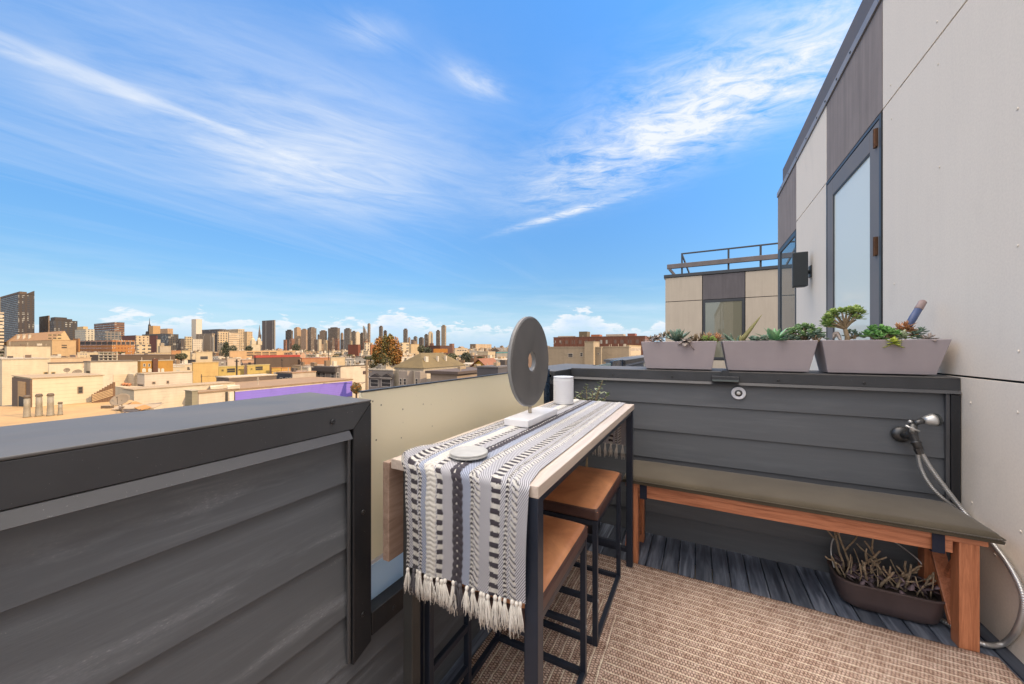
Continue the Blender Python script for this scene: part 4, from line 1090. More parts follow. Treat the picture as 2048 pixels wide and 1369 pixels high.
# ---- leafy plant in a pot behind the table
pp = empty('potted_plant', (-.70, 2.47, 0), 'leafy variegated plant peeping up between table and dividing wall', 'plant')
mb = MB(); mb.lathe([(.085, .004), (.115, .20), (.122, .20), (.122, .23), (.110, .23), (.105, .2), (.0001, .195)], (-.70, 2.47, 0), 32); mb.build('pot', M['trough'], pp, smooth=True)
st, lv = MB(), MB()
for px, py in ((1205, 762), (1198, 775), (1186, 782), (1172, 772), (1160, 786), (1215, 790), (1150, 795), (1180, 795), (1208, 796), (1166, 800), (1194, 800)):
    e = Vector(on_y(px, py, 2.45+rp.uniform(-.06, .08))); m_ = Vector((-.68, 2.47, .75)).lerp(e, .55)
    P = smooth_path([(-.70, 2.47, .19), (-.69, 2.47, .55), m_, e], 6); st.tube(P, [.005]*(len(P)-6)+[.003]*6, 6)
    for q in range(9):
        p_ = P[-1-q] if q < len(P) else P[0]
        for s_ in (-1, 1):
            lv.leaf(p_+Vector((rp.uniform(-.012, .012), rp.uniform(-.012, .012), rp.uniform(-.01, .01))), Vector((s_*rp.uniform(.4, 1), rp.uniform(-1, .4), rp.uniform(-.1, .8))), Vector((0, 0, 1)), rp.uniform(.024, .040), rp.uniform(.018, .027), .08, -.1, belly=.55, ns=4)
lv.build('leaves', M['L_varieg'], pp, smooth=True); st.build('stem', M['stem'], pp, smooth=True)

# ---- brown trough of pruned twigs under the bench
tt = empty('trough_planter', (.83, 2.47, 0), 'brown rounded trough of cut back twigs under the bench', 'planter')
def stad(cx, cy, hx, hy, n=12, rad=None):
    r = rad or hy*.6; out = []
    for q, (sx, sy) in enumerate(((1, -1), (1, 1), (-1, 1), (-1, -1))):
        for k in range(n+1):
            a = -PI/2+q*PI/2+k/n*PI/2
            out.append((cx+sx*(hx-r)+r*math.cos(a), cy+sy*(hy-r)+r*math.sin(a)))
    return out
mb = MB(); L = []
for hx, hy, z in ((.155, .075, .002), (.19, .092, .02), (.205, .100, .06), (.215, .106, .128), (.219, .109, .130), (.219, .109, .138), (.210, .101, .138), (.200, .093, .105)):
    L.append([mb.bm.verts.new((p[0], p[1], z)) for p in stad(.826, 2.478, hx*.93, hy*1.10)])
for a, b in zip(L, L[1:]):
    n = len(a)
    for k in range(n): mb.bm.faces.new((a[k], a[(k+1) % n], b[(k+1) % n], b[k]))
mb.bm.faces.new(L[0][::-1]); mb.build('trough', M['trough'], tt, smooth=True, bevel=.001)
mb = MB(); sd = stad(.826, 2.478, .184, .100); cv = mb.bm.verts.new((.826, 2.478, .118)); vv = [mb.bm.verts.new((p[0], p[1], .112)) for p in sd]
for k in range(len(vv)): mb.bm.faces.new((cv, vv[k], vv[(k+1) % len(vv)]))
mb.build('soil', M['soil'], tt)
mb = MB(); dl = MB()
def twig(p, d, L_, r, depth=0):
    p = Vector(p); d = Vector(d).normalized(); pts = [p]; n = 4
    for k in range(n):
        d = (d+Vector((rp.uniform(-.28, .28), rp.uniform(-.25, .25), rp.uniform(-.05, .2)))).normalized(); pts.append(pts[-1]+d*L_/n)
    mb.tube(pts, [r*lerp(1.1, .8, k/n)*(1.15 if k % 2 else .95) for k in range(n+1)], 7)
    if depth < 1:
        for k in range(2 if depth == 0 else 1):
            s_ = rp.choice((2, 3)); twig(pts[s_], (d.x+rp.uniform(-.9, .9), d.y+rp.uniform(-.6, .6), .6), L_*.5, r*.75, depth+1)
for x_, y_, dx, L_ in ((.665, 2.47, -.5, .14), (.69, 2.52, -.1, .24), (.715, 2.54, .1, .25), (.74, 2.52, .25, .23), (.76, 2.45, -.3, .12), (.80, 2.43, .15, .15), (.83, 2.50, .1, .24), (.86, 2.44, .3, .13), (.90, 2.45, .1, .16), (.93, 2.50, -.1, .15), (.96, 2.47, .5, .12), (.78, 2.48, .5, .12)):
    twig((x_, y_, .112), (dx, rp.uniform(-.3, .1), 1), L_*.85, .0052)
for k in range(26):
    twig((rp.uniform(.66, .99), rp.uniform(2.41, 2.54), .115), (rp.uniform(-.9, .9), rp.uniform(-.5, .3), rp.uniform(.3, 1)), rp.uniform(.06, .15), .0028, 1)
mb.build('twigs', M['twig'], tt, smooth=True)
for k in range(95):
    x_, y_ = rp.uniform(.66, .99), rp.uniform(2.40, 2.56); z_ = .12+abs(rp.gauss(0, .028))
    a = rp.uniform(0, 2*PI); dl.leaf((x_, y_, z_), (math.cos(a), math.sin(a), rp.uniform(-.5, .6)), (0, 0, 1), rp.uniform(.028, .052), rp.uniform(.018, .032), .02, rp.uniform(-.6, .6), belly=.5)
dl.build('dry_leaves', M['deadleaf'], tt, smooth=True)
# ================================================================ THE CITY
GZ = -12.0
mb = MB(); mb.box(-9000, 9000, -9000, 16000, GZ-1, GZ)
gt = NT('city_ground'); gc = gt.coord(); gn = gt.noise(gc, .02, 6, .7); gt.set(color=gt.ramp(gn, [(.35, (.05,.05,.048)), (.65, (.14,.125,.10))]), rough=.9)
tag(mb.build('ground', gt.m), kind='structure')
FAC = {}
def fac(wall, glass=(.03,.03,.035), bay=3., fl=3.4, fx=.5, fz=.5, mode='grid', rough=.75, var=.10):
    key = (wall, glass, bay, fl, fx, fz, mode)
    if key in FAC: return FAC[key]
    wall = (wall[0]**1.02*.68, wall[1]**1.08*.65, wall[2]**1.16*.64)
    t = NT('facade_%d' % len(FAC)); c = t.coord(); x, y, z = t.sep(c)
    s = t.math('ADD', x, y)
    fx_ = t.math('FRACT', t.math('ADD', t.math('DIVIDE', s, bay), .25)); fz_ = t.math('FRACT', t.math('ADD', t.math('DIVIDE', z, fl), .2))
    mx, mz = t.math('LESS_THAN', fx_, fx), t.math('LESS_THAN', fz_, fz)
    mk = {'grid': lambda: t.math('MULTIPLY', mx, mz), 'bands': lambda: mz, 'columns': lambda: mx, 'plain': lambda: 0.}[mode]()
    n = t.noise(c, .35, 5, .65); w2 = t.noise(t.mapping(c, (2, 2, .25)), .8, 4, .6)
    f = t.math('ADD', t.math('MULTIPLY', n, .6), t.math('MULTIPLY', w2, .4))
    wcol = t.ramp(f, [(.3, tuple(v*(1-var) for v in wall)), (.7, tuple(min(1, v*(1+var)) for v in wall))])
    if mode == 'plain':
        nz0 = t.math('LESS_THAN', t.math('ABSOLUTE', t.sep(t.new('ShaderNodeNewGeometry').outputs['Normal'])[2]), .5)
        ln = t.math('MULTIPLY', t.math('LESS_THAN', t.math('FRACT', t.math('DIVIDE', z, .42)), .14), nz0)
        sm = t.noise(t.mapping(c, (.5, .5, .9)), .9, 7, .75, .6)
        wcol = t.mix(t.math('MULTIPLY', ln, t.mapr(sm, .40, .62, .06, .34)), wcol, tuple(v*.35 for v in wall))
        wcol = t.mix(t.math('MULTIPLY', t.mapr(sm, .56, .72), .38), wcol, tuple(v*.45 for v in wall))
        t.set(color=wcol, rough=rough)
    else:
        cell = t.comb(t.math('FLOOR', t.math('DIVIDE', s, bay)), t.math('FLOOR', t.math('DIVIDE', z, fl)), 0.)
        wn = t.new('ShaderNodeTexWhiteNoise', noise_dimensions='2D'); t.link(cell, wn.inputs['Vector'])
        gcol = t.mix(t.math('MULTIPLY', t.math('GREATER_THAN', wn.outputs[0], .82), .8), glass, (.38,.34,.27))
        nz_ = t.sep(t.new('ShaderNodeNewGeometry').outputs['Normal'])[2]
        mk = t.math('MULTIPLY', mk, t.math('LESS_THAN', nz_, .5))
        t.set(color=t.mix(mk, wcol, gcol), rough=t.mapr(mk, 0, 1, rough, .25))
    FAC[key] = t.m; return t.m
def pl(c, var=.16): return fac(tuple(c), mode='plain', var=var)
CREAM, WHITE_, TAN, PEACH = (.50,.38,.21), (.54,.44,.29), (.38,.26,.13), (.50,.30,.13)
ORANGE, YELLOW, BROWN, MAROON = (.44,.21,.045), (.52,.39,.13), (.13,.085,.055), (.125,.045,.035)
DKGREY, GREYB, NAVY = (.065,.062,.065), (.20,.195,.19), (.03,.036,.06)
ROOF_T, ROOF_D, ROOF_W = (.30,.22,.14), (.075,.06,.05), (.44,.39,.31)
NAMED = []
def facewin(root, corner, side, rects, frame=(.5,.47,.42), pane=(.03,.032,.036), name='window', proud=.06, rim=.12):
    Xc, Yc = corner
    for (x0, x1, y0, y1) in rects:
        if side == 'R':
            a, b = on_x(x0, y0, Xc), on_x(x1, y1, Xc); h0, h1 = sorted((a[1], b[1]))
        else:
            a, b = on_y(x0, y0, Yc), on_y(x1, y1, Yc); h0, h1 = sorted((a[0], b[0]))
        z1, z0 = max(a[2], b[2]), min(a[2], b[2]); r = min(rim, (h1-h0)*.18, (z1-z0)*.18)
        def bx(mb, q0, q1, w0, w1, p0, p1):
            if side == 'R': mb.box(Xc+p0, Xc+p1, q0, q1, w0, w1)
            else: mb.box(q0, q1, Yc-p1, Yc-p0, w0, w1)
        mb = MB()
        bx(mb, h0, h0+r, z0, z1, 0.003, proud); bx(mb, h1-r, h1, z0, z1, 0.003, proud); bx(mb, h0+r, h1-r, z1-r, z1, 0.003, proud); bx(mb, h0+r, h1-r, z0, z0+r, 0.003, proud)
        bx(mb, h0+r, h1-r, (z0+z1)/2-r*.3, (z0+z1)/2+r*.3, 0.003, proud*.8)
        w = mb.build(name, pl(frame), root)
        mb = MB(); bx(mb, h0+r*.9, h1-r*.9, z0+r*.9, z1-r*.9, .004, proud*.5); mb.build('pane', pl(pane), w)
def bld(label, xl, xc, xr, yt, d, mat, ybot=None, roof=ROOF_T, lx=None, ly=None, zb=GZ, name='building', cat='building', winR=(), winL=(), wf=(.5,.47,.42), group=None, cornice=.25, over=.12, pent=None, cap=None):
    c = at_d(xc, yt, d); Xc, Yc, zt = c
    if lx is None: lx = Xc-on_y(xl, yt, Yc)[0] if xl < xc else 10
    if ly is None: ly = on_x(xr, yt, Xc)[1]-Yc if xr > xc else 12
    root = empty(name, (Xc, Yc, zb), label, cat, group)
    if isinstance(mat, tuple): mat = pl(mat)
    mb = MB(); mb.box(Xc-lx, Xc, Yc, Yc+ly, zb, zt); mb.build('wall', mat, root)
    k = max(cornice, .0007*d)
    mb = MB(); mb.box(Xc-lx-over, Xc+over, Yc-over, Yc+ly+over, zt+.004, zt+k); mb.build('roof', pl(cap or roof), root)
    if winR: facewin(root, (Xc, Yc), 'R', winR, wf)
    if winL: facewin(root, (Xc, Yc), 'L', winL, wf)
    if pent:
        for (fx0, fx1, fy0, fy1, h, col) in pent:
            mb = MB(); mb.box(Xc-lx*fx1, Xc-lx*fx0, Yc+ly*fy0, Yc+ly*fy1, zt+k+.004, zt+k+h); mb.build('roof_box', pl(col), root)
    NAMED.append((xl if xl < xc else xc, max(xr, xc), yt, ybot if ybot else yt+20, d, Xc-lx, Xc, Yc, Yc+ly))
    if d < 260 and not pent and lx > 2.5 and ly > 2.5 and cap is None:
        rb = random.Random(int(xl*7+xr))
        for q in range(5):
            a, b = rb.uniform(.12, .85), (q+rb.uniform(.2, .8))/5; px_, py_ = Xc-lx*a, Yc+ly*b
            if q % 2:
                mb = MB(); mb.box(px_, px_+rb.uniform(.4, 1.3), py_, py_+min(.12*ly, rb.uniform(.5, 2.)), zt+k+.004, zt+k+rb.uniform(.35, .95)); mb.build('roof_box', pl(rb.choice(((.55,.5,.4), (.16,.12,.09), (.40,.32,.22), (.10,.09,.085)))), root)
            else:
                mb = MB(); mb.tube([(px_, py_, zt+k*.5), (px_, py_, zt+k+rb.uniform(.5, 1.3))], .11, 7); mb.build('vent_pipe', pl((.42,.36,.28)), root)
    root['_c'] = 0; del root['_c']
    return root, (Xc, Yc, zt, lx, ly)
def vents(root, geo, pts, h=1.0, r=.12, col=(.5,.45,.36), name='vent_pipe'):
    Xc, Yc, zt, lx, ly = geo
    for fx, fy in pts:
        p = Vector((Xc-lx*fx, Yc+ly*fy, zt)); mb = MB(); mb.tube([p, p+Vector((0, 0, h))], r, 8); mb.lathe([(r*1.6, h), (r*1.6, h+.12), (.001, h+.3)], p, 8); mb.build(name, pl(col), root)
# ---- skyline, far to near
TW = (.075,.066,.060)
def tower(label, xl, xc, xr, yt, d, wall=TW, bay=4.5, fl=4, fx=.55, fz=.5, mode='grid', glass=(.03,.03,.032), lx=None, ly=None, **kw):
    return bld(label, xl, xc, xr, yt, d, fac(wall, glass, bay, fl, fx, fz, mode), 700, roof=wall, lx=lx, ly=ly, cat='tower', name='tower', **kw)
GT1, GT2, GT3 = (.145,.115,.09), (.105,.083,.066), (.25,.18,.12)
tower('cream banded tower cut off by the picture edge, before the tall dark tower', -40, -6, 8, 625, 330, (.62,.52,.38), 3, 3.2, 1, .5, 'bands', (.04,.035,.03), pent=[(0, .7, 0, .45, 14, CREAM)])
rt, g = tower('tall dark brown tower with pointed fin on its roof corner', -18, 36, 69, 588, 620, (.055,.045,.042), 5.5, 3.3, .5, .45, 'grid', (.022,.022,.026))
Xc, Yc, zt, lx, ly = g
mb = MB(); mb.box(Xc-lx*.75, Xc-2, Yc+2, Yc+ly*.55, zt+.6, zt+4.5); mb.build('penthouse', pl((.12,.085,.06)), rt)
mb = MB(); e = Yc+ly; mb.prism([(e-9, zt+.6), (e, zt+.6), (e, zt+7.5)], 'x', Xc-12, Xc-.2); mb.build('fin', pl((.05,.042,.04)), rt)
tower('tan slab tower standing left of a stepped dark office block', 78, 97, 99.5, 632, 660, (.23,.15,.09), 3, 3.4, .3, 1, 'columns', (.16,.10,.06))
rt, g = tower('stepped dark glass office block right of the tan slab tower', 99, 108, 155, 641, 600, (.05,.045,.042), 6, 3.4, .6, .45, 'grid', (.03,.03,.035)); Xc, Yc, zt, lx, ly = g
mb = MB(); mb.box(Xc-lx, Xc-1, Yc+1, Yc+ly*.55, zt+.5, zt+5.5); mb.box(Xc-lx, Xc-1, Yc+ly*.55+.01, Yc+ly*.78, zt+.5, zt+3.2); mb.build('penthouse', pl((.05,.04,.04)), rt)
tower('white apartment block with round topped roof below the stepped dark office', 150, 171, 189, 659, 520, (.50,.46,.36), 3.2, 3.2, .45, .5, pent=[(.2, .8, 0, .5, 4, CREAM)])
tower('brown office block with dark horizontal window bands', 188, 229, 249, 645, 700, (.215,.115,.070), 3, 4.6, 1, .42, 'bands', (.05,.035,.03))
tower('low grey and glass block in front of the brown banded office', 188, 210, 242, 663, 560, (.22,.20,.18), 4, 4, .7, .6, 'grid', (.04,.05,.055))
rt, g = bld('dark old hotel block crowned by a lit tower and needle spire', 284, 330, 342, 668, 880, fac((.085,.07,.06), (.04,.035,.03), 3, 3.5, .4, .5), 700, BROWN); Xc, Yc, zt, lx, ly = g
mb = MB(); mb.box(Xc-lx*.72, Xc-lx*.55, Yc+2, Yc+16, zt, zt+22); mb.build('tower_top', pl((.48,.31,.15)), rt)
mb = MB(); p = Vector((Xc-lx*.80, Yc+6, zt)); mb.lathe([(8, 0), (7, 8), (3.2, 9), (2.6, 26), (1.0, 27), (.2, 43)], p, 8); mb.build('spire', pl((.05,.045,.05)), rt)
tower('pale peach stone block right of the spired hotel', 316, 335, 346, 658, 980, (.47,.31,.18), 4, 4, .3, .4)
tower('dark glass facade block among tan offices', 322, 337, 357, 669, 760, (.10,.085,.07), 4, 3.6, .75, .7, 'grid', (.02,.022,.025))
tower('narrow dark slab left of the beige balcony block', 352, 362, 370, 678, 700, (.10,.082,.07), 3, 3.4, .4, 1, 'columns')
tower('beige balcony block between dark slab and white windowed block', 369, 371, 385, 674, 660, (.52,.42,.27), 3.4, 3.4, .7, .45)
tower('white block of square windows below the white slab tower', 384, 386, 405, 679, 640, (.60,.53,.42), 3., 3.2, .4, .45)
tower('tall white slab tower with shaded left face', 383, 392, 404, 639, 950, (.60,.54,.44), 5, 3.4, .2, 1, 'columns', (.42,.38,.32))
tower('long dark flat topped block behind the column fronted offices', 400, 438, 452, 659, 1050, (.085,.066,.056), 4, 4, .5, .5)
tower('office of thin vertical ribs with a pale end wall', 392, 424, 430, 668, 720, (.40,.31,.21), 2.6, 40, .5, 1, 'columns', (.07,.055,.045))
tower('dark narrow slab right of the ribbed office', 429, 434, 436, 671, 715, (.055,.052,.055), 4, 4, .3, .3)
tower('large cream office with ribbed crown and stepped pale wing', 450, 476, 489, 659, 800, (.52,.41,.27), 3.6, 3.6, .5, .5)
tower('cream block with regular square window grid', 435, 437, 459, 664, 640, (.55,.43,.28), 4., 4., .5, .52)
tower('pale block with long horizontal window strips beside the square window grid', 456, 458, 479, 666, 622, (.56,.44,.30), 3, 3.7, 1, .38, 'bands', (.22,.16,.10))
tower('tan end block stepping down at the end of the cream offices', 488, 494, 505, 664, 780, (.50,.37,.22), 3, 3.5, .3, .4)
rt, g = bld('cream church with twin domed towers before the big brown tower', 498, 503, 521, 690, 560, (.53,.46,.33), 703, CREAM); Xc, Yc, zt, lx, ly = g
for k in (.12, .8):
    mb = MB(); p = Vector((Xc-3, Yc+ly*k+2, zt)); mb.box(p.x-3, p.x+3, p.y-3, p.y+3, zt, zt+6); mb.lathe([(2.8, 6), (2.6, 8.5), (1.2, 10.5), (.6, 10.8), (.4, 12.5), (.01, 13)], p, 12); mb.build('bell_tower', pl((.55,.48,.35)), rt)
p = Vector(at_d(519, 700, 2500)); p.z = GZ
e = empty('pyramid_tower', p, 'slim grey pyramid tower beside the big brown tower', 'tower'); mb = MB(); hz = at_d(519, 650, 2500)[2]-GZ
mb.lathe([(21, 0), (.6, hz)], p, 4); mb.build('shaft', fac(GT1, (.06,.055,.05), 4, 4, .5, .5), e)
mb = MB(); mb.box(p.x-3, p.x+18, p.y-3, p.y+3, GZ, GZ+hz*.62); mb.build('wing', pl(GT1), e)
NAMED.append((514, 524, 650, 700, 2500, p.x-21, p.x+21, p.y-21, p.y+21))
tower('biggest brown slab tower on the skyline, right of the pyramid', 524, 548.5, 551, 641, 2000, (.115,.078,.056), 6, 500, .5, 1, 'columns', (.06,.042,.032))
# downtown cluster
for lab, xl, xc, xr, yt, d, wall in (
    ('tapering grey brown tower at the left end of the downtown cluster', 571, 583, 586, 662, 2100, GT2),
    ('tan tower with dark left face, second in the downtown cluster', 588, 594, 602, 657, 2200, (.40,.27,.16)),
    ('pinkish tan tower with angled roof behind the second cluster tower', 602, 612, 615, 660, 2400, (.34,.23,.15)),
    ('broad dark topped tower in the left half of the downtown cluster', 615, 622, 633, 657, 2150, GT1),
    ('small dark round topped tower in the gap of the cluster', 635, 637.5, 639, 671, 2600, GT2),
    ('flat hatted tower left of the broad stepped tower', 639, 650, 654, 663, 2300, GT3),
    ('broad stepped grey tower in the middle of the downtown cluster', 656, 675, 680, 657, 2250, GT1),
    ('slim pale tower right of the broad stepped tower', 681, 684, 687, 668, 2400, GT3),
    ('dark square tower with a bright narrow side', 688, 699.5, 703, 659, 2000, (.15,.13,.11)),
    ('dark low tower between bright sided tower and white slab', 703, 710, 712.5, 664.5, 2100, (.16,.135,.11)),
    ('white sunlit slab left of the sail shaped tower', 711, 712.5, 720, 666, 2150, (.56,.48,.36)),
    ('plain grey tower just left of the sail shaped tower', 720, 726, 728, 668, 2100, GT2),
    ('tallest needle thin grey tower right of the sail shape', 735, 738.5, 741, 649, 2600, GT3),
    ('grey tower rising behind the orange tree', 758, 763.5, 766, 654, 2400, GT1),
    ('shorter grey tower behind the top of the orange tree', 767, 772.5, 774, 663, 2350, GT2),
    ('solitary brown tower right of the orange tree', 806.5, 814, 815.5, 660, 2000, (.16,.125,.095)),
    ('small pale tower at the foot of the solitary brown tower', 816, 818, 821, 677, 2300, GT3),
    ('dark pointed tower between solitary brown tower and four slim towers', 827, 832, 835, 675, 2400, (.13,.115,.10)),
    ('stubby grey tower with pale lower wing, left of the four slim towers', 837.5, 845, 848, 677, 2300, GT2),
    ('dark half of the joined pair of slim towers', 848.5, 855.5, 857, 671, 1900, GT1),
    ('pale ribbed half of the joined pair of slim towers', 856.5, 858, 866, 666, 1850, (.44,.36,.25)),
    ('slim grey tower left of the tallest right hand tower', 872, 879, 880.5, 663, 1850, GT1),
    ('tall slim tower with cream side, last of the skyline before the disc', 882.5, 890, 892.5, 653, 1800, (.30,.235,.165))):
    bld(lab, xl, xc, xr, yt, d, fac(wall, tuple(v*.72 for v in wall), 5.5, 4.2, .5, .55, 'grid'), 700, roof=wall, name='tower', cat='tower', group='towers of the downtown skyline', over=.3, pent=[(.2, .8, .2, .8, 6, wall)])
p = Vector(at_d(729, 700, 2300)); mb = MB(); zt = at_d(729, 652, 2300)[2]; ux = Vector((CA, SA, 0))
a, b = p-ux*10, p+ux*14; f = Vector((-SA, CA, 0))*18
v = [mb.bm.verts.new((q.x, q.y, z)) for q, z in ((a, GZ), (b, GZ), (b, at_d(735, 668, 2300)[2]), (a, zt), (a+f, GZ), (b+f, GZ), (b+f, at_d(735, 668, 2300)[2]), (a+f, zt))]
for q in ((0,1,2,3),(5,4,7,6),(4,0,3,7),(1,5,6,2),(3,2,6,7),(4,5,1,0)): mb.bm.faces.new([v[i] for i in q])
tag(mb.build('sail_tower', fac(GT1, (.10,.088,.075), 6, 500, .5, 1, 'columns')), 'sail shaped tower with a slanting point left of the needle tower', 'tower', 'towers of the downtown skyline')
# ---- middle distance
rt, g = bld('broad sandstone hall with sloping brown roof and gabled end', 8, 104, 152, 681, 270, (.50,.35,.19), 704, roof=(.42,.25,.12), winR=[(123, 134, 690, 692.5), (123, 134, 694, 697)], wf=(.3,.2,.1)); Xc, Yc, zt, lx, ly = g
mb = MB(); e0, e1 = Yc+.3, on_x(141, 681, Xc)[1]; r0, r1 = on_x(110, 662, Xc)[1]-Yc, on_x(130, 664, Xc)[1]-Yc
zr = at_d(98, 661.5, 270)[2]
mb.prism([(e0, zt+.3), (e1, zt+.3), (Yc+r1, zr), (Yc+6, zr)], 'x', Xc-lx*.96, Xc-.3); mb.build('sloped_roof', pl((.40,.23,.10)), rt)
mb = MB(); mb.prism([(e0+.05, zt+.31), (e1-.05, zt+.31), (Yc+r1-.2, zr-.1), (Yc+6.1, zr-.1)], 'x', Xc-.29, Xc-.08); mb.build('gable', pl((.55,.41,.23)), rt)
facewin(rt, (Xc-.08, Yc), 'R', [(95+9.5*i+.8, 103+9.5*i+.8, y, y+3.2) for i in range(3) for y in (669, 675.5)], (.5,.38,.2), (.05,.035,.028))
vents(rt, g, [(.75, .2), (.62, .2), (.5, .2)], 6, .9, (.6,.55,.45), 'roof_vent')
rt, g = bld('long orange brick block with a dark top row of windows', 147, 224, 270, 681, 340, fac((.40,.185,.050), (.20,.075,.03), 2.2, 3.4, .5, .5), 704, roof=(.38,.21,.09), winL=[(160+11*i, 170+11*i, 684, 690) for i in range(6)], winR=[(225+9*i, 232.5+9*i, 684, 690) for i in range(5)], wf=(.33,.30,.28))
bld('narrow orange stair tower at the end of the long orange brick block', 146, 157, 160, 678, 338, (.38,.19,.06), 704, (.38,.21,.09))
bld('dark maroon flat block right of the long orange brick block', 244, 271, 272.5, 671.5, 470, (.115,.04,.03), 690, MAROON)
bld('cream block with columns of small windows beside two maroon walls', 271, 272, 299, 672, 440, fac((.52,.42,.28), (.07,.04,.03), 3.6, 3.4, .35, .5), 690, CREAM)
bld('second dark maroon wall, left of a thin white tower', 298.5, 313, 315, 672, 430, (.14,.048,.038), 698, MAROON)
bld('thin plain white tower beside the second maroon wall', 313, 314.5, 321, 680, 380, WHITE_, 706, WHITE_)
bld('low white building with two rows of black windows near the maroon walls', 272, 275, 302, 690, 330, fac(WHITE_, (.05,.04,.035), 4, 3.2, .55, .5), 703, WHITE_)
bld('grey cream block with lift hut right of the thin white tower', 316, 320, 342, 693, 300, (.45,.38,.28), 712, CREAM, pent=[(.1, .8, .1, .4, 2.5, (.34,.29,.22))])
bld('orange brown house beyond the round dark tree', 342, 343, 362, 702, 280, (.42,.22,.10), 712, (.3,.13,.07))
bld('yellow cream block right of the round dark tree', 362, 364, 380, 702, 270, (.54,.44,.26), 709, CREAM)
bld('long peach parking garage with two rows of open slots', 458, 460, 594, 703, 220, (.54,.355,.195), 713, roof=(.48,.33,.19), winR=[(493+15.5*i, 507+15.5*i, y, y+3.2) for i in range(4) for y in (704.5, 709.2)], wf=(.54,.36,.2), cap=(.56,.42,.26))
bld('white block with grey panels left of the parking garage', 391, 392, 425, 705, 170, WHITE_, 722, WHITE_, winR=[(400, 416, 713, 719)], wf=(.45,.40,.33))
rt, g = bld('building with a bright red canopy roof below the parking garage', 508, 512, 600, 716, 150, (.10,.07,.05), 722, roof=(.36,.045,.03), cornice=1.0, cap=(.38,.06,.04))
bld('second red roofed row, further right than the parking garage', 602, 604, 660, 717.5, 165, (.40,.20,.10), 724, roof=(.38,.10,.06), cap=(.40,.12,.07))
bld('cream flat roofed row left of the orange tree', 660, 662, 690, 716, 160, WHITE_, 724, ROOF_W)
bld('red brick block left of the orange tree', 696, 716, 721, 690, 420, (.19,.06,.03), 707, (.2,.07,.035))
bld('white windowed block peeping over red brick block left of the orange tree', 728, 731, 746, 686, 520, fac((.55,.48,.36), (.08,.06,.05), 5, 4, .5, .6), 700, CREAM)
bld('orange brick house touching the left side of the orange tree', 740, 742, 752, 690, 360, (.33,.13,.05), 702, (.2,.09,.05))
bld('cream block with dark window strips right of the orange tree', 800, 804, 818, 686, 420, fac((.55,.46,.31), (.08,.06,.05), 9, 3.5, .45, .5), 702, CREAM)
bld('pale stone block with arched windows behind the trees on the right', 818, 822, 838, 689, 400, (.50,.39,.24), 702, CREAM)
bld('long dark brown brick building behind the orange billboard', 849, 880, 905, 692, 330, (.095,.045,.032), 705, BROWN)
bb = empty('billboard', at_d(880, 706, 250), 'plain orange billboard standing above pale rooftops before the disc', 'billboard')
a, b = at_d(867, 698, 250), at_d(895, 706, 250); ux = Vector((b[0]-a[0], b[1]-a[1], 0)); n_ = Vector((-ux.y, ux.x, 0)).normalized()*.4
mb = MB(); v = [mb.bm.verts.new(q) for q in ((a[0], a[1], b[2]), (b[0], b[1], b[2]), (b[0], b[1], a[2]), a, (a[0]+n_.x, a[1]+n_.y, b[2]), (b[0]+n_.x, b[1]+n_.y, b[2]), (b[0]+n_.x, b[1]+n_.y, a[2]), (a[0]+n_.x, a[1]+n_.y, a[2]))]
for q in ((0,1,2,3),(5,4,7,6),(4,0,3,7),(1,5,6,2),(3,2,6,7),(4,5,1,0)): mb.bm.faces.new([v[i] for i in q])
mb.build('board', pl((.50,.22,.035), .05), bb)
mb = MB()
for k in (.15, .5, .85): q = Vector(a)+ux*k+n_*.5; mb.tube([(q.x, q.y, GZ), (q.x, q.y, b[2]+.5)], .25, 6)
mb.build('post', pl((.1,.08,.07)), bb)
bld('white block with a row of dark windows beside the brown brick building', 908, 910, 935, 697, 300, (.50,.42,.31), 704, CREAM, winR=[(914+5*i, 918+5*i, 700, 702.5) for i in range(4)])
bld('wide beige block low on the horizon near the disc', 950, 952, 983, 689, 1300, fac((.50,.38,.25), (.2,.14,.09), 12, 30, .3, .9), 696, CREAM)
bld('dark block at the left end of the wide beige horizon block', 940, 950, 951.5, 689, 1250, (.22,.165,.11), 696, BROWN)
for lab, x0, x1, yt, c, rf in (('teal roofed shed beside the disc', 992, 1020, 707, (.30,.30,.28), (.06,.25,.28)), ('blue grey roofed shed in the rooftops right of the brown brick building', 918, 935, 713, (.24,.22,.2), (.13,.21,.28)),
                               ('low grey blue roof between the hip roof and the orange billboard', 862, 880, 715, (.35,.3,.24), (.16,.22,.27))):
    bld(lab, x0, x0+1, x1, yt, 175, c, yt+3, rf, cornice=.5)
# ---- near left roofs
rt, g = bld('large plain white building with two boarded openings', -30, 4, 98, 720, 84, (.62,.53,.38), 783, ROOF_W, winR=[(87, 96.5, 744.5, 752.5), (101.5, 111, 744.5, 752.5)][:1], wf=(.45,.33,.15)); 
bld('white lower wing with boarded opening and satellite dishes in front', 97, 98, 167, 728, 84, (.63,.55,.41), 752, (.16,.13,.10), winR=[(102, 111, 744.5, 752)], wf=(.45,.33,.15), cornice=.3)
bld('set back white upper storey above the large plain white building', 9, 13.5, 101, 693, 112, (.60,.51,.36), 719, (.2,.16,.12))
bld('white building with parapet wall behind the satellite dishes', 168, 181, 275, 725, 88, (.63,.55,.42), 752, (.14,.11,.085), winL=[(173, 180, 742, 748)], wf=(.2,.17,.12), cap=(.20,.165,.12))
bld('long pink cream parapet building behind the large white ones', 98, 99, 182, 717.5, 125, (.56,.42,.28), 728, (.5,.38,.25))
bld('dark brown roofed warehouse behind the yellow arched house', 180, 215, 350, 712, 150, (.105,.075,.05), 722, (.12,.085,.06))
bld('long cream row with tan openings over the dark brown warehouse', 268, 270, 342, 707, 210, (.50,.40,.26), 716, (.32,.25,.17))
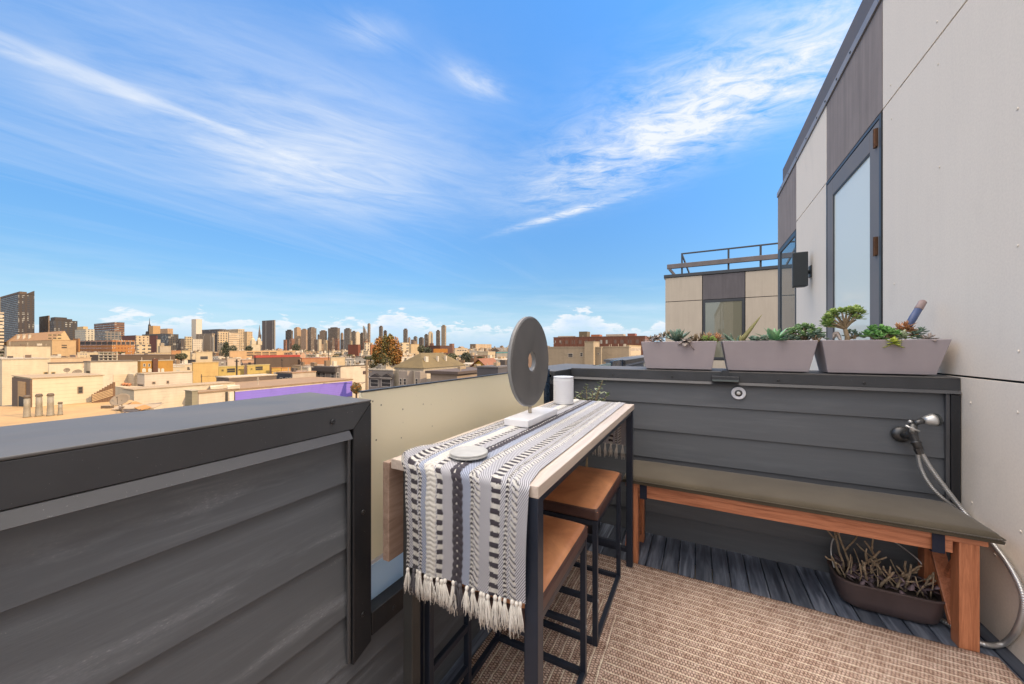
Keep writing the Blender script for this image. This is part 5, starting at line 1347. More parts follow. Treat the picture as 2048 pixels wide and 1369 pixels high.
rt, g = bld('cream clapboard house with shaded recess and small sash window', 27, 64.5, 206, 758, 40, fac((.62,.54,.39), mode='plain'), 812, ROOF_W, ly=None, cornice=.10, winR=[(155, 166, 774, 787)], wf=(.20,.16,.12), cap=(.40,.31,.2)); Xc, Yc, zt, lx, ly = g
mb = MB(); mb.box(Xc-lx+.02, Xc-.02, Yc-.12, Yc-.003, GZ, zt-.12); mb.build('shade_brown_boards', pl((.15,.10,.065)), rt)  # brown boards coloured dark to stand for the shade on this side face
mb = MB(); mb.box(Xc-lx*.62, Xc-lx*.22, Yc-.18, Yc-.122, GZ, zt-.45); mb.build('porch_panel', pl((.48,.32,.16)), rt)
mb = MB(); mb.box(Xc-lx*.52, Xc-lx*.26, Yc-.24, Yc-.182, -7, -4.2); mb.build('opening', pl((.03,.025,.02)), rt)
rt, g = bld('pale weathered clapboard house with two tiny windows and brown side', 234, 289, 385, 749, 62, (.60,.52,.42), 778, ROOF_W, cornice=.12, lx=3.2, winR=[(304, 311, 764, 768.5), (333, 338, 762, 767.5)], winL=[(276, 287, 768, 777)], wf=(.35,.27,.2), cap=(.42,.34,.23)); Xc, Yc, zt, lx, ly = g
mb = MB(); mb.box(Xc-lx-2.8, Xc-.4, Yc-2.2, Yc-.01, GZ, -5.2); mb.box(Xc-lx-2.8, Xc-lx-2.6, Yc-2.2, Yc-.01, -5.19, zt-.1); mb.box(Xc-lx-2.6, Xc-lx-.01, Yc-.4, Yc-.01, -5.19, zt-.1); mb.build('porch', pl((.56,.47,.34)), rt)
mb = MB()
for k in range(5): mb.lathe([(.01, 0), (.22, .1), (.26, .35), (.12, .5), (.01, .52)], (Xc-lx-2.2+k*.62, Yc-1.0-.2*(k%2), -5.19), 8)
mb.build('clutter', pl((.45,.2,.1), .5), rt)
bld('low cream roofed building with tar seams behind the near roof', 240, 268, 470, 781, 52, (.63,.55,.42), 812, (.40,.33,.24), cap=(.40,.31,.2), lx=4.2, cornice=.12)
rt, g = bld('grey green chute shaped vent house on the low cream roof', 381, 384, 395.5, 783, 49, (.30,.28,.20), 806, (.4,.36,.27), lx=2, cornice=.1)
# purple wall
rt, g = bld('long low building with a purple painted side wall and cream end', 397, 397.5, 705, 788, 56, (.62,.53,.40), 800, (.22,.16,.11), lx=14, ly=None, cap=(.30,.21,.13)); Xc, Yc, zt, lx, ly = g
y0 = on_x(469, 780, Xc)[1]
mb = MB(); mb.box(Xc+.003, Xc+.05, y0, Yc+ly-.1, zt-3.6, zt-.25); mb.build('painted_wall', pl((.235,.185,.62), .06), rt)
yq = on_x(462, 780, Xc)[1]
mb = MB(); mb.box(Xc+.003, Xc+.10, yq-.3, y0-.1, zt-3.4, zt-.2); mb.build('white_hatch', pl((.66,.60,.5)), rt)
mb = MB(); mb.box(Xc+.003, Xc+.16, yq-.8, yq-.5, zt-3.6, zt-.1); mb.box(Xc+.003, Xc+.2, y0-.08, y0-.01, zt-3.6, zt-.1); mb.build('drainpipe', pl((.05,.045,.04)), rt)
# yellow and orange houses
rt, g = bld('golden arched house with white window surrounds', 274, 281, 346, 723, 118, (.46,.25,.045), 745, (.45,.4,.3), winR=[(286, 291, 728, 734), (296, 301, 728, 734), (305, 309, 728, 734)], wf=(.6,.55,.45)); Xc, Yc, zt, lx, ly = g
for x0, x1 in ((284, 291.5), (296, 303), (314, 320), (322, 328)):
    a, b = on_x(x0, 738, Xc), on_x(x1, 744.5, Xc); mb = MB(); m_ = (a[1]+b[1])/2; w = (b[1]-a[1])/2
    mb.prism([(m_-w, b[2]), (m_+w, b[2])]+[(m_+w*math.cos(q*PI/8), a[2]-w*.6+w*.9*math.sin(q*PI/8)) for q in range(9)], 'x', Xc+.004, Xc+.15); mb.build('arch', pl((.64,.60,.5)), rt)
mb = MB(); a = on_x(309, 730, Xc); mb.box(Xc+.004, Xc+.9, a[1]-.6, a[1]+.6, GZ, zt+.8); mb.build('downpipe', pl((.12,.05,.025)), rt)
bld('tall plain ochre wall right of the weathered clapboard house', 384, 386, 437, 727, 96, (.56,.385,.155), 770, (.5,.36,.18))
bld('yellow apartment house with stairwell opening', 437, 438, 488, 735, 104, YELLOW, 770, (.5,.42,.2), winR=[(442, 448, 739, 743.5), (453, 471, 737, 745.5), (476, 481, 738, 741.5), (443, 448, 757, 761), (453, 471, 753, 760)], wf=(.45,.35,.12))
bld('second yellow apartment house with roof stair, right of the first', 494, 495, 539, 732, 108, YELLOW, 752, (.5,.42,.2), winR=[(501, 505, 737, 740), (510, 526, 733, 741), (511, 525, 748, 752)], wf=(.45,.35,.12))
bld('small golden house left of the navy fronted house', 543, 544, 562, 737, 112, (.52,.33,.08), 750, (.4,.2,.06), winR=[(547, 556, 745, 748)])
bld('small orange house behind the navy fronted house', 562, 563, 581, 737, 118, (.56,.32,.10), 748, (.4,.2,.06), winR=[(566, 571, 743, 747), (573, 577, 743, 747)])
bld('pink cream rooftop block with pipes above the yellow apartment house', 454, 455, 481, 718, 122, (.53,.42,.31), 734, ROOF_W)
# grey houses by the purple wall
rt, g = bld('navy fronted house with white windows beyond the purple wall', 554, 585, 632, 747.5, 84, (.50,.44,.36), 765, (.33,.22,.14)); Xc, Yc, zt, lx, ly = g
mb = MB(); mb.box(Xc-lx, Xc-.2, Yc-.25, Yc-.004, GZ, zt-.1); mb.build('navy_front', pl(NAVY), rt)
facewin(rt, (Xc, Yc-.26), 'L', [(560, 566, 755, 768), (571, 576, 755, 768), (578, 582, 755, 768)], (.42,.40,.36))
rt, g = bld('grey house with heavy dark cornice and bay windows', 628, 671, 681, 736, 88, (.17,.16,.155), 760, (.10,.085,.07), winL=[(634, 641, 745, 759), (644, 651, 745, 759), (662, 669, 745, 759)], winR=[(673, 678, 745, 758)], wf=(.48,.46,.42)); Xc, Yc, zt, lx, ly = g
mb = MB(); mb.box(Xc-lx-.3, Xc+.5, Yc-.6, Yc-.004, zt-1.0, zt-.05); mb.box(Xc-lx-.3, Xc+.35, Yc-.4, Yc-.004, zt-1.35, zt-1.01); mb.build('cornice', pl((.055,.05,.048)), rt)
rt, g = bld('blank white wall behind the wooden utility pole', 678, 680, 738, 734, 92, (.64,.55,.43), 775, (.11,.09,.07))
vents(rt, g, [(.3, .2), (.3, .35), (.3, .5)], 1.2, .15)
# victorian and hip roof house
rt, g = bld('grey gabled terraced house with two bay windows above the frosted glass', 737, 786, 789, 742, 74, (.23,.22,.215), 778, (.55,.5,.4), winL=[(741, 757, 758, 775), (763, 782, 758, 775)], wf=(.5,.48,.44)); Xc, Yc, zt, lx, ly = g
for a_, b_ in ((740, 761), (762, 785)):
    p0, p1 = on_y(a_, 750, Yc-.5), on_y(b_, 755, Yc-.5); mb = MB(); mb.prism([(p0[0], p1[2]), (p1[0], p1[2]), ((p0[0]+p1[0])/2, p0[2]+.3)], 'y', Yc-.6, Yc-.004); mb.build('gable', pl((.045,.042,.045)), rt)
mb = MB(); mb.box(Xc-lx, Xc, Yc-.5, Yc-.005, at_d(760, 758, 74)[2], at_d(760, 755.3, 74)[2]); mb.build('band', pl((.44,.41,.37)), rt)
rt, g = bld('white clapboard house with a green brown hip roof and chimneys', 789, 847, 929, 740, 72, (.60,.54,.43), 775, (.5,.46,.38), winR=[(883, 888, 753, 757), (896, 899, 751, 757), (900, 904, 751, 757)], wf=(.55,.5,.42)); Xc, Yc, zt, lx, ly = g
mb = MB(); zr = on_x(848, 722, Xc-lx*.5)[2]; o_ = .4
v = [mb.bm.verts.new(q) for q in ((Xc-lx-o_, Yc-o_, zt+.3), (Xc+o_, Yc-o_, zt+.3), (Xc+o_, Yc+ly+o_, zt+.3), (Xc-lx-o_, Yc+ly+o_, zt+.3), (Xc-lx*.5, Yc+lx*.45, zt+3.3), (Xc-lx*.5, Yc+ly-lx*.45, zt+3.3))]
for q in ((0,1,4),(1,2,5,4),(2,3,5),(3,0,4,5),(3,2,1,0)): mb.bm.faces.new([v[i] for i in q])
mb.build('hip_roof', pl((.155,.125,.055), .25), rt)
for fy in (.15, .18, .42, .62):
    mb = MB(); mb.box(Xc-lx*.22, Xc-lx*.16, Yc+ly*fy, Yc+ly*fy+.4, zt+.8, zt+2.6); mb.build('chimney', pl((.62,.56,.46)), rt)
for k, (x0, x1) in enumerate(((796, 816), (828, 842))):
    p0, p1 = on_y(x0, 748, Yc-1.1), on_y(x1, 748, Yc-1.1); mb = MB()
    mb.prism([(p0[0]-.5, Yc-.004), (p0[0]+.2, Yc-1.1), (p1[0]-.2, Yc-1.1), (p1[0]+.5, Yc-.004)], 'z', GZ, zt-.3); w = mb.build('bay', pl((.36,.32,.28)), rt)
    facewin(rt, (0, Yc-1.1), 'L', [(x0+3, x0+8, 757, 771), (x1-9, x1-3, 757, 771)] if k == 0 else [(x0+3, x0+8, 757, 771)], (.5,.46,.4))
rt, g = bld('dark flat roof with deep eaves in front of the yellow gable', 912, 914, 1008, 749, 64, (.36,.30,.25), 770, (.11,.09,.085), lx=6, cornice=.5, over=.7)
rt, g = bld('yellow ochre gabled house with brown tiled roof', 941, 976, 1003, 739, 92, (.52,.31,.03), 752, (.35,.2,.05), cornice=.05, over=.02); Xc, Yc, zt, lx, ly = g
mb = MB(); mb.prism([(Xc-lx, zt+.08), (Xc, zt+.08), (Xc-lx*.5, zt+2.3)], 'y', Yc+.01, Yc+ly); mb.build('gable', pl((.52,.31,.03)), rt)
mb = MB(); mb.prism([(Xc-lx-.4, zt+.0), (Xc-lx*.5, zt+2.42), (Xc+.4, zt+.0), (Xc+.4, zt+.25), (Xc-lx*.5, zt+2.7), (Xc-lx-.4, zt+.25)], 'y', Yc-.5, Yc+ly+.4); mb.build('tiled_roof', pl((.25,.115,.065), .2), rt)
bld('dark slate hut beside the stone disc, right of the yellow gable', 992, 996, 1040, 737, 58, (.085,.09,.11), 752, (.12,.12,.13), lx=4)
bld('teal walled cottage left of the yellow gable', 926, 930, 939, 735, 110, (.05,.13,.13), 745, (.3,.26,.2))
rt, g = bld('white rooftop blocks between grey gabled house and orange tree', 768, 772, 806, 727, 110, (.60,.53,.41), 741, ROOF_W, pent=[(.1, .5, .05, .3, 1.2, (.5,.45,.36))]); vents(rt, g, [(.4, .45), (.45, .5), (.5, .48)], 3, .3, (.6,.56,.48), 'roof_vent')
bld('second run of white rooftop walls below the hip roof ridge', 808, 812, 852, 722, 125, (.60,.53,.41), 738, ROOF_W)
# ---- right of the disc
bld('tan stucco block in shade with tall stair tower, below the brick building', 1096, 1170, 1172, 695.5, 96, (.38,.32,.235), 725, (.42,.36,.27), winL=[(1136, 1146, 707, 715), (1160, 1166, 705.5, 713.5)], wf=(.5,.46,.4))
bld('tall tan stair tower with sunlit cream side', 1169, 1187, 1199, 684, 94, (.44,.36,.25), 725, (.5,.42,.3), cornice=.1)
bld('small grey block with one window next to the tan stair tower', 1189, 1202, 1204, 696, 95, (.34,.29,.215), 720, (.42,.36,.27), winL=[(1194, 1199, 706, 710)], wf=(.5,.46,.4))
bld('long low tan wall in shade left of the planters', 1203, 1258, 1262, 695, 99, (.44,.36,.255), 712, (.48,.40,.29))
bld('cream stepped building with tiny windows behind the first planter', 1254, 1258, 1282, 692, 125, fac((.56,.45,.31), (.15,.1,.07), 2.2, 2.6, .4, .4), 712, CREAM)
rt, g = bld('long red brick building with rooftop sheds on the horizon', 1107, 1290, 1296, 673, 170, fac((.185,.075,.045), (.13,.075,.05), 3.5, 3.3, .5, .55), 694, (.22,.12,.085), ly=30); Xc, Yc, zt, lx, ly = g
for k, (x0, x1, h, c_) in enumerate(((1116, 1145, .7, (.5,.42,.33)), (1158, 1174, 2.9, (.16,.14,.09)), (1182, 1199, 1.2, (.38,.15,.08)), (1212, 1247, 1.2, (.50,.44,.36)), (1255, 1270, 1.4, (.28,.10,.07)))):
    a, b = on_y(x0, 673, Yc+4)[0], on_y(x1, 673, Yc+4)[0]; mb = MB(); mb.box(a, b, Yc+4, Yc+10, zt+.2, zt+h+.2); mb.build('roof_shed', pl(c_), rt)
mb = MB(); 
for k in range(18):
    x_ = Xc-lx+lx*(k+.2)/18; mb.box(x_, x_+.35, Yc-.25, Yc-.004, GZ, zt-.4)
mb.build('pilaster', pl((.21,.09,.055)), rt)
# ---- near tan roof with ducts, dish and junk
nr = empty('building', (-45, 12, GZ), 'near building with a flat tan roof carrying four metal ducts', 'building')
RZ = -5.2
P4 = [on_z(-60, 900, RZ), on_z(-60, 812, RZ), on_z(66, 814, RZ), on_z(130, 806, RZ), on_z(262, 800, RZ), on_z(330, 828, RZ), on_z(330, 900, RZ)]
mb = MB(); mb.prism([(p[0], p[1]) for p in P4], 'z', GZ, RZ-.02); mb.build('wall', pl((.5,.4,.28)), nr)
mb = MB(); mb.prism([(p[0], p[1]) for p in P4], 'z', RZ-.018, RZ); mb.build('roof', fac((.47,.32,.155), mode='plain', var=.2), nr)
for k, (px, py, hpx, wpx) in enumerate(((54, 835, 44, 16), (78, 833, 45, 16), (101, 832, 45, 16), (120.5, 830.5, 26, 11))):
    p = Vector(on_z(px, py, RZ)); d = -SA*p.x+CA*p.y; s = d/720; r = wpx*s/2*.62; h = hpx*s
    e = empty('vent_duct', p, ('tall capped metal duct on the tan roof, leftmost of the four', 'tall capped metal duct on the tan roof, second from left', 'tall capped metal duct on the tan roof, beside the short one', 'short capped metal duct on the tan roof')[k], 'vent', 'metal ducts on the near tan roof')
    mb = MB(); mb.lathe([(r*1.12, .005), (r, .12), (r*.86, h*.5), (r*.88, h*.51), (r*.84, h*.86)], p, 20); mb.build('duct', M['galv'], e, smooth=True)
    mb = MB(); mb.lathe([(r*1.0, h*.88), (r*1.02, h*.93), (r*.75, h), (.001, h*1.01)], p, 20); mb.build('cap', pl((.13,.105,.08)), e, smooth=True)
def dish(px, py, d, rpx, label, face=(.8,-.3,.35)):
    p = Vector(at_d(px, py, d)); s = d/720; r = rpx*s; n = Vector(face).normalized()
    e = empty('satellite_dish', p-Vector((0, 0, r*1.6)), label, 'satellite dish')
    u = n.cross(Vector((0, 0, 1))).normalized(); w = u.cross(n); mb = MB(); rings = []
    for q in range(6):
        t = q/5; rings.append([mb.bm.verts.new(p+n*(r*.28*t*t)+(u*math.cos(a*PI/10)+w*math.sin(a*PI/10))*r*max(t, .02)) for a in range(20)])
    for a, b in zip(rings, rings[1:]):
        for k in range(20): mb.bm.faces.new((a[k], a[(k+1) % 20], b[(k+1) % 20], b[k]))
    o = mb.build('dish', pl((.22,.185,.14)), e, smooth=True); m_ = o.modifiers.new('s', 'SOLIDIFY'); m_.thickness = r*.04
    mb = MB(); mb.tube([p-n*r*.02, p-n*r*.25-Vector((0, 0, r*.5)), p-n*r*.25-Vector((0, 0, r*1.6))], r*.05, 6); mb.build('mast', pl((.2,.17,.13)), e)
    mb = MB(); mb.tube([p-w*r*.8, p+n*r*.9-w*r*.1], r*.03, 5); mb.lathe([(r*.07, -r*.08), (r*.07, r*.08)], p+n*r*.9-w*r*.1, 8); mb.build('feed_arm', pl((.1,.09,.08)), e)
dish(242, 802, 33, 15, 'large grey satellite dish lying among scrap on the near roof', (.55, -.55, .75))
dish(134, 741, 70, 4.5, 'small round satellite dish on a mast before the white lower wing')
dish(155, 746, 68, 7, 'wide tilted satellite dish right of the small round one', (.6, -.4, .6))
sc_ = empty('scrap_heap', on_z(285, 815, RZ), 'heap of tilted sheets and boards on the near roof beside the dish', 'scrap')
for (x0, y0, x1, y1, w, c_, nm) in ((232, 815, 318, 812, 1.0, (.40,.33,.24), 'sheet'), (262, 806, 292, 818, .8, (.50,.26,.07), 'board'), (276, 812, 320, 808, .5, (.10,.085,.08), 'sheet'), (235, 808, 250, 826, .12, (.14,.10,.07), 'bar'), (240, 818, 262, 806, .12, (.14,.10,.07), 'bar'), (246, 822, 276, 822, .5, (.08,.07,.065), 'sheet')):
    a, b = Vector(on_z(x0, y0, RZ+.3)), Vector(on_z(x1, y1, RZ+.5)); mb = MB(); mb.bar(a, b, w, .05, (.2, -.3, 1)); mb.build(nm, pl(c_), sc_)
st_ = empty('wooden_stairs', on_z(208, 805, RZ), 'weathered wooden roof stairs with slatted railing beside the cream clapboard house', 'stairs')
for k in range(9):
    a, b = Vector(on_z(186+5.2*k, 806-1.*k*.4, RZ)), None; d = -SA*a.x+CA*a.y; s = d/720
    mb = MB(); mb.bar(a, a+Vector((0, 0, (17+21*(k/8.))*s)), .2, .2); mb.build('post', pl((.17,.10,.055)), st_)
    if k < 8:
        mb = MB(); b = Vector(on_z(186+5.2*(k+1), 806-1.*(k+1)*.4, RZ))
        for q in range(5): h0, h1 = (3+3.0*q+1.2*k)*s, (3+3.0*q+1.2*(k+1))*s; mb.bar(a+Vector((.1, -.1, h0)), b+Vector((.1, -.1, h1)), .06, .10)
        mb.build('slat_panel', pl((.50,.37,.22)), st_)
# ---- roof clutter of the left half
bld('white two storey block with a small window row behind the grid frame', 154, 155, 196, 706, 195, WHITE_, 714, WHITE_, winR=[(160+5*i, 164+5*i, 707.5, 710) for i in range(3)], cap=(.5,.43,.32))
bf = empty('grid_frame', at_d(215, 722, 150), 'pale open grid frame standing on rooftops below the long orange brick block', 'frame')
for k in range(5):
    a, b = Vector(at_d(198+9*k, 722, 150)), Vector(at_d(198+9*k, 704, 150)); mb = MB(); mb.bar(a, b, .35, .35); mb.build('post', pl((.52,.46,.35)), bf)
for k in range(4):
    a, b = Vector(at_d(198, 705+5.4*k, 150)), Vector(at_d(234, 705+5.4*k, 150)); mb = MB(); mb.bar(a+Vector((.4, 0, 0)), b+Vector((.4, 0, 0)), .3, .3); mb.build('bar', pl((.52,.46,.35)), bf)
bld('dark brown shed roof with a white parapet edge behind the purple wall', 452, 458, 553, 757, 72, (.15,.12,.10), 772, (.16,.125,.10), lx=5, cap=(.50,.44,.34), cornice=.2)
bld('grey brick hut between yellow apartment house and the dark brown shed', 452, 471, 484, 757, 78, (.17,.155,.145), 770, (.2,.17,.14))
for k, (x0, x1, y0, lab) in enumerate(((404, 440, 764, 'long white skylight box on the low cream roof, beside a thin pole'), (421, 447, 769.5, 'second white skylight box, in front of the longer one'), (455, 480, 769, 'slanted white skylight box left of the purple wall top'))):
    a, b = Vector(on_z(x0, y0+10, -5.40)), Vector(on_z(x1, y0+8.5, -5.40)); up_ = .55; mb = MB(); d_ = (b-a); n_ = Vector((-d_.y, d_.x, 0)).normalized()*1.1
    v = [mb.bm.verts.new(q) for q in (a, b, b+n_, a+n_, a+Vector((0, 0, up_*.7)), b+Vector((0, 0, up_)), b+n_+Vector((0, 0, up_)), a+n_+Vector((0, 0, up_)))]
    for f in ((0,3,2,1),(4,5,6,7),(0,1,5,4),(1,2,6,5),(2,3,7,6),(3,0,4,7)): mb.bm.faces.new([v[i] for i in f])
    tag(mb.build('skylight', pl((.60,.54,.43))), lab, 'skylight')
rb_ = empty('roof_unit', on_z(168, 816, RZ), 'small dark box lying on the near tan roof', 'roof unit')
p = Vector(on_z(205, 817, RZ)); mb = MB(); mb.bar(p, p+Vector((.9, .5, 0)), .35, .55); mb.build('casing', pl((.16,.13,.10)), rb_)
mb = MB(); mb.bar(p+Vector((0, 0, .28)), p+Vector((.92, .51, .28)), .40, .04); mb.build('lid', pl((.30,.25,.18)), rb_)
# ---- poles, wires, street things
up = empty('utility_pole', at_d(734, 783, 66), 'wooden utility pole with crossarms and transformer before the blank white wall', 'utility pole')
p = Vector(at_d(733.5, 720, 66)); mb = MB(); mb.tube([(p.x, p.y, GZ), (p.x, p.y, p.z)], [.28, .2], 8); mb.build('pole', pl((.30,.23,.16)), up)
ux = Vector((CA, SA, 0))
for y_, w0, w1 in ((735, -1.1, .7), (727, -.3, .9), (744, -.4, .9)):
    q = Vector(at_d(733.5, y_, 66)); mb = MB(); mb.bar(q+ux*w0*1., q+ux*w1*1., .14, .14); mb.build('crossarm', pl((.25,.19,.13)), up)
q = Vector(at_d(733, 749, 66))-ux*.35; mb = MB(); mb.lathe([(.30, 0), (.32, .5), (.2, .62)], q, 10); mb.build('transformer', pl((.12,.075,.06)), up)
def pole(px, y0, y1, d, label, w=.12, c_=(.05,.04,.03)):
    a, b = Vector(at_d(px, y1, d)), Vector(at_d(px, y0, d)); mb = MB(); mb.tube([a, b], w, 7); mb.tube([b-Vector((w*5, 0, .5)), b-Vector((-w*5, 0, .5))], w*.6, 5)
    tag(mb.build('pole', pl(c_)), label, 'pole', 'poles over the rooftops')
pole(473.5, 719, 765, 92, 'thick dark pole before the yellow apartment house', .19)
pole(403, 749, 772, 84, 'thin pole before the plain ochre wall', .07)
pole(657, 702, 735, 140, 'thin pole among roofs left of the orange tree', .12)
pole(564, 718, 740, 120, 'thin pole over the red canopy roof', .12)
pole(945, 693, 712, 180, 'pale lamp pole right of the brown brick building', .16, (.4,.35,.28))
pole(516, 755, 771, 66, 'short pale post above the end of the purple wall', .08, (.5,.45,.36))
for k, (a, b, d0, d1, lab) in enumerate((((403, 753), (560, 741), 84, 100, 'sagging cable strung across the ochre and yellow houses'), ((705, 764), (733, 763), 66, 66, 'cable running from the utility pole past the purple wall'), ((600, 762), (734, 764.5), 80, 66, 'cable in front of the grey siding house'))):
    A_, B_ = Vector(at_d(a[0], a[1], d0)), Vector(at_d(b[0], b[1], d1)); mb = MB()
    mb.tube([A_.lerp(B_, t/10)-Vector((0, 0, .5*math.sin(PI*t/10))) for t in range(11)], .035, 4)
    tag(mb.build('overhead_cable', pl((.04,.035,.03))), lab, 'cable')
# ---- trees
def tree(px, yb, yt, d, wpx, mats, label, name='tree', n=1400, lobes=None, leaf=.5, seed=1, group='trees in the city', base=None):
    rr = random.Random(seed); s = d/720; c = Vector(at_d(px, yb, d)); H = (yb-yt)*s; Wd = wpx*s
    root = empty(name, (c.x, c.y, GZ), label, 'tree', group)
    mb = MB(); mb.tube([(c.x, c.y, GZ), (c.x+.1, c.y, c.z+H*.2), (c.x, c.y, c.z+H*.6)], [Wd*.05+.12, Wd*.035+.08, .05], 7)
    for k in range(7):
        a = k*2.4; mb.tube([(c.x, c.y, c.z+H*.12), (c.x+math.cos(a)*Wd*.2, c.y+math.sin(a)*Wd*.2, c.z+H*.4), (c.x+math.cos(a)*Wd*.34, c.y+math.sin(a)*Wd*.34, c.z+H*rr.uniform(.5, .8))], [Wd*.02+.05, Wd*.012+.03, .02], 5)
    mb.build('trunk', pl((.07,.05,.035)), root)
    lobes = lobes or [(0, .5, .5, .5)]
    ux = Vector((CA, SA, 0)); uy = Vector((-SA, CA, 0)); mb = MB()
    for q in range(n):
        lo = lobes[q % len(lobes)]
        while True:
            v = Vector((rr.uniform(-1, 1), rr.uniform(-1, 1), rr.uniform(-1, 1)))
            if v.length < 1: break
        v = v*(v.length**-.45) if v.length > .05 else v
        nz = 1+.25*noise.noise(v*2.2+Vector((seed, q % len(lobes), 0)))
        if noise.noise(v*3.1+Vector((seed*3., 0, 5))) < -.28: continue
        p = c+ux*(lo[0]*Wd+v.x*lo[2]*Wd*nz)+uy*(v.y*lo[2]*Wd*nz)+Vector((0, 0, (lo[1]+v.z*lo[3]*nz)*H))
        L_ = leaf*rr.uniform(.6, 1.4); a = Vector((rr.uniform(-1, 1), rr.uniform(-1, 1), rr.uniform(-.6, 1))).normalized(); b = a.cross(Vector((rr.uniform(-1, 1), rr.uniform(-1, 1), rr.uniform(-1, 1)))).normalized()
        f = mb.quad(p-a*L_*.5, p+b*L_*.32, p+a*L_*.5, p-b*L_*.32)
        if f and len(mats) > 1: f.material_index = lo[4] if len(lo) > 4 and rr.random() < .8 else rr.randrange(len(mats))
    mb.build('crown', list(mats), root, recalc=False)
LO, LG, LD, LY = leafmat('autumn_orange', (.15,.055,.010), (.36,.155,.022), .7, scale=.6), leafmat('autumn_olive', (.07,.062,.014), (.22,.16,.03), .7, scale=.6), leafmat('dark_foliage', (.018,.024,.012), (.055,.06,.025), .7, scale=.6), leafmat('olive_foliage', (.05,.048,.015), (.13,.11,.035), .7, scale=.6)
tree(774, 732, 670, 112, 62, (LO, LG, LY), 'big autumn tree in orange and olive rising over white rooftops', 'autumn_tree', 13000, [(-.24, .5, .20, .42, 0), (-.02, .56, .16, .44, 1), (.2, .5, .24, .46, 0), (-.3, .34, .17, .32, 1), (.3, .30, .19, .28, 0), (.12, .68, .12, .33, 1), (0, .25, .36, .25, 2)], .50, 5, None)
tree(452, 714, 683, 240, 22, (LD,), 'tall dark conifer left of the parking garage', 'conifer', 1800, [(0, .25, .5, .26), (0, .5, .34, .26), (0, .75, .18, .25)], .7, 2)
tree(466, 706, 691, 262, 13, (LD,), 'lower dark tree behind the tall conifer', 'tree', 700, None, .7, 3)
tree(362, 720, 707, 178, 20, (LD, LY), 'round dark tree beyond the golden arched house', 'tree', 1300, None, .5, 4)
tree(592, 702, 688, 330, 16, (LD,), 'round dark tree at the right end of the parking garage', 'tree', 900, None, .8, 6)
tree(498, 704, 692, 300, 12, (LD,), 'dark tree before the twin towered church', 'tree', 700, None, .8, 7)
tree(843, 706, 691, 280, 16, (LD, LY), 'dark tree right of the orange tree, before the pale stone block', 'tree', 900, None, .8, 8)
tree(856, 710, 694, 250, 14, (LD,), 'dark tree beside the left end of the orange billboard', 'tree', 800, None, .7, 9)
tree(900, 730, 708, 150, 24, (LY, LD), 'olive tree behind the hip roof', 'tree', 1500, None, .5, 10)
tree(932, 726, 705, 170, 20, (LD,), 'dark blue green tree left of the pale lamp pole', 'tree', 1300, None, .6, 11)
tree(712, 788, 766, 60, 20, (LO, LY), 'small orange brown tree at the end of the purple wall', 'tree', 900, None, .28, 12)
tree(672, 722, 712, 190, 18, (LD, LY), 'dark bush between roofs left of the orange tree', 'tree', 800, None, .6, 13)
tree(742, 736, 724, 118, 24, (LY,), 'yellow olive bush on a roof left of the orange tree', 'tree', 900, None, .35, 14)
# lower blocks that fill the foot of the skyline
ri = random.Random(44)
for k in range(26):
    px = ri.choice((ri.uniform(566, 735), ri.uniform(566, 735), ri.uniform(775, 900))); w_ = ri.uniform(5, 13); d_ = ri.uniform(950, 1700); yt_ = ri.uniform(676, 692)
    c_ = ri.choice((GT2, GT3, (.42,.32,.20), (.16,.115,.085), (.50,.41,.28), (.22,.11,.07)))
    bld('low city block in the crowded foot of the downtown skyline', px, px+w_*ri.uniform(.35, .8), px+w_, yt_, d_, fac(c_, tuple(v*.5 for v in c_), 5, 4.2, .5, .5), 699, roof=c_, cat='building', group='low blocks under the skyline')
# ---- the sprawl of small houses between
random.seed(21)
KINDS = [('cream', (.56,.47,.33), ROOF_W, 'small cream flat roofed house in the distant rooftops'), ('white', (.62,.57,.47), (.5,.46,.38), 'small white flat roofed house in the distant rooftops'),
         ('tan', (.42,.31,.19), ROOF_T, 'small tan flat roofed house in the distant rooftops'), ('brown', (.16,.10,.06), (.17,.12,.085), 'small brown flat roofed house in the distant rooftops'),
         ('pink', (.50,.33,.23), (.36,.27,.19), 'small pinkish flat roofed house in the distant rooftops'), ('grey', (.27,.25,.235), (.14,.12,.10), 'small grey dark roofed house in the distant rooftops')]
PROTO = []
for nm, wc, rc, lab in KINDS:
    for v in range(3):
        w, l, h = (9, 14, 10) if v == 0 else ((13, 11, 8) if v == 1 else (8, 9, 12))
        e = empty('small_house', (0, 0, GZ)); rnd = random.Random(len(PROTO))
        mb = MB(); mb.box(-w, 0, 0, l, GZ, GZ+h); mb.build('wall', fac(wc, (.08,.065,.05), 3.1, 3.2, .34, .42), e)
        if v == 2 and nm in ('brown', 'grey', 'tan'):
            mb = MB(); mb.prism([(-w-.4, GZ+h), (.4, GZ+h), (-w/2, GZ+h+2.6)], 'y', -.4, l+.4); mb.build('roof', pl(rc), e)
        else:
            mb = MB(); mb.box(-w-.1, .1, -.1, l+.1, GZ+h+.004, GZ+h+.35); mb.build('roof', pl(rc), e)
            for k in range(3):
                mb = MB(); a, b = rnd.uniform(-w+1, -2.5), 1+k*(l-3)/3+rnd.uniform(0, 1); mb.box(a, a+rnd.uniform(.6, 2.2), b, b+rnd.uniform(.6, 2.0), GZ+h+.355, GZ+h+.355+rnd.uniform(.5, 2.0))
                mb.build('roof_box', pl(rnd.choice(((.60,.55,.45), (.2,.15,.1), (.45,.36,.25)))), e)
        PROTO.append([e, lab, w, l, h, False])
placed = []
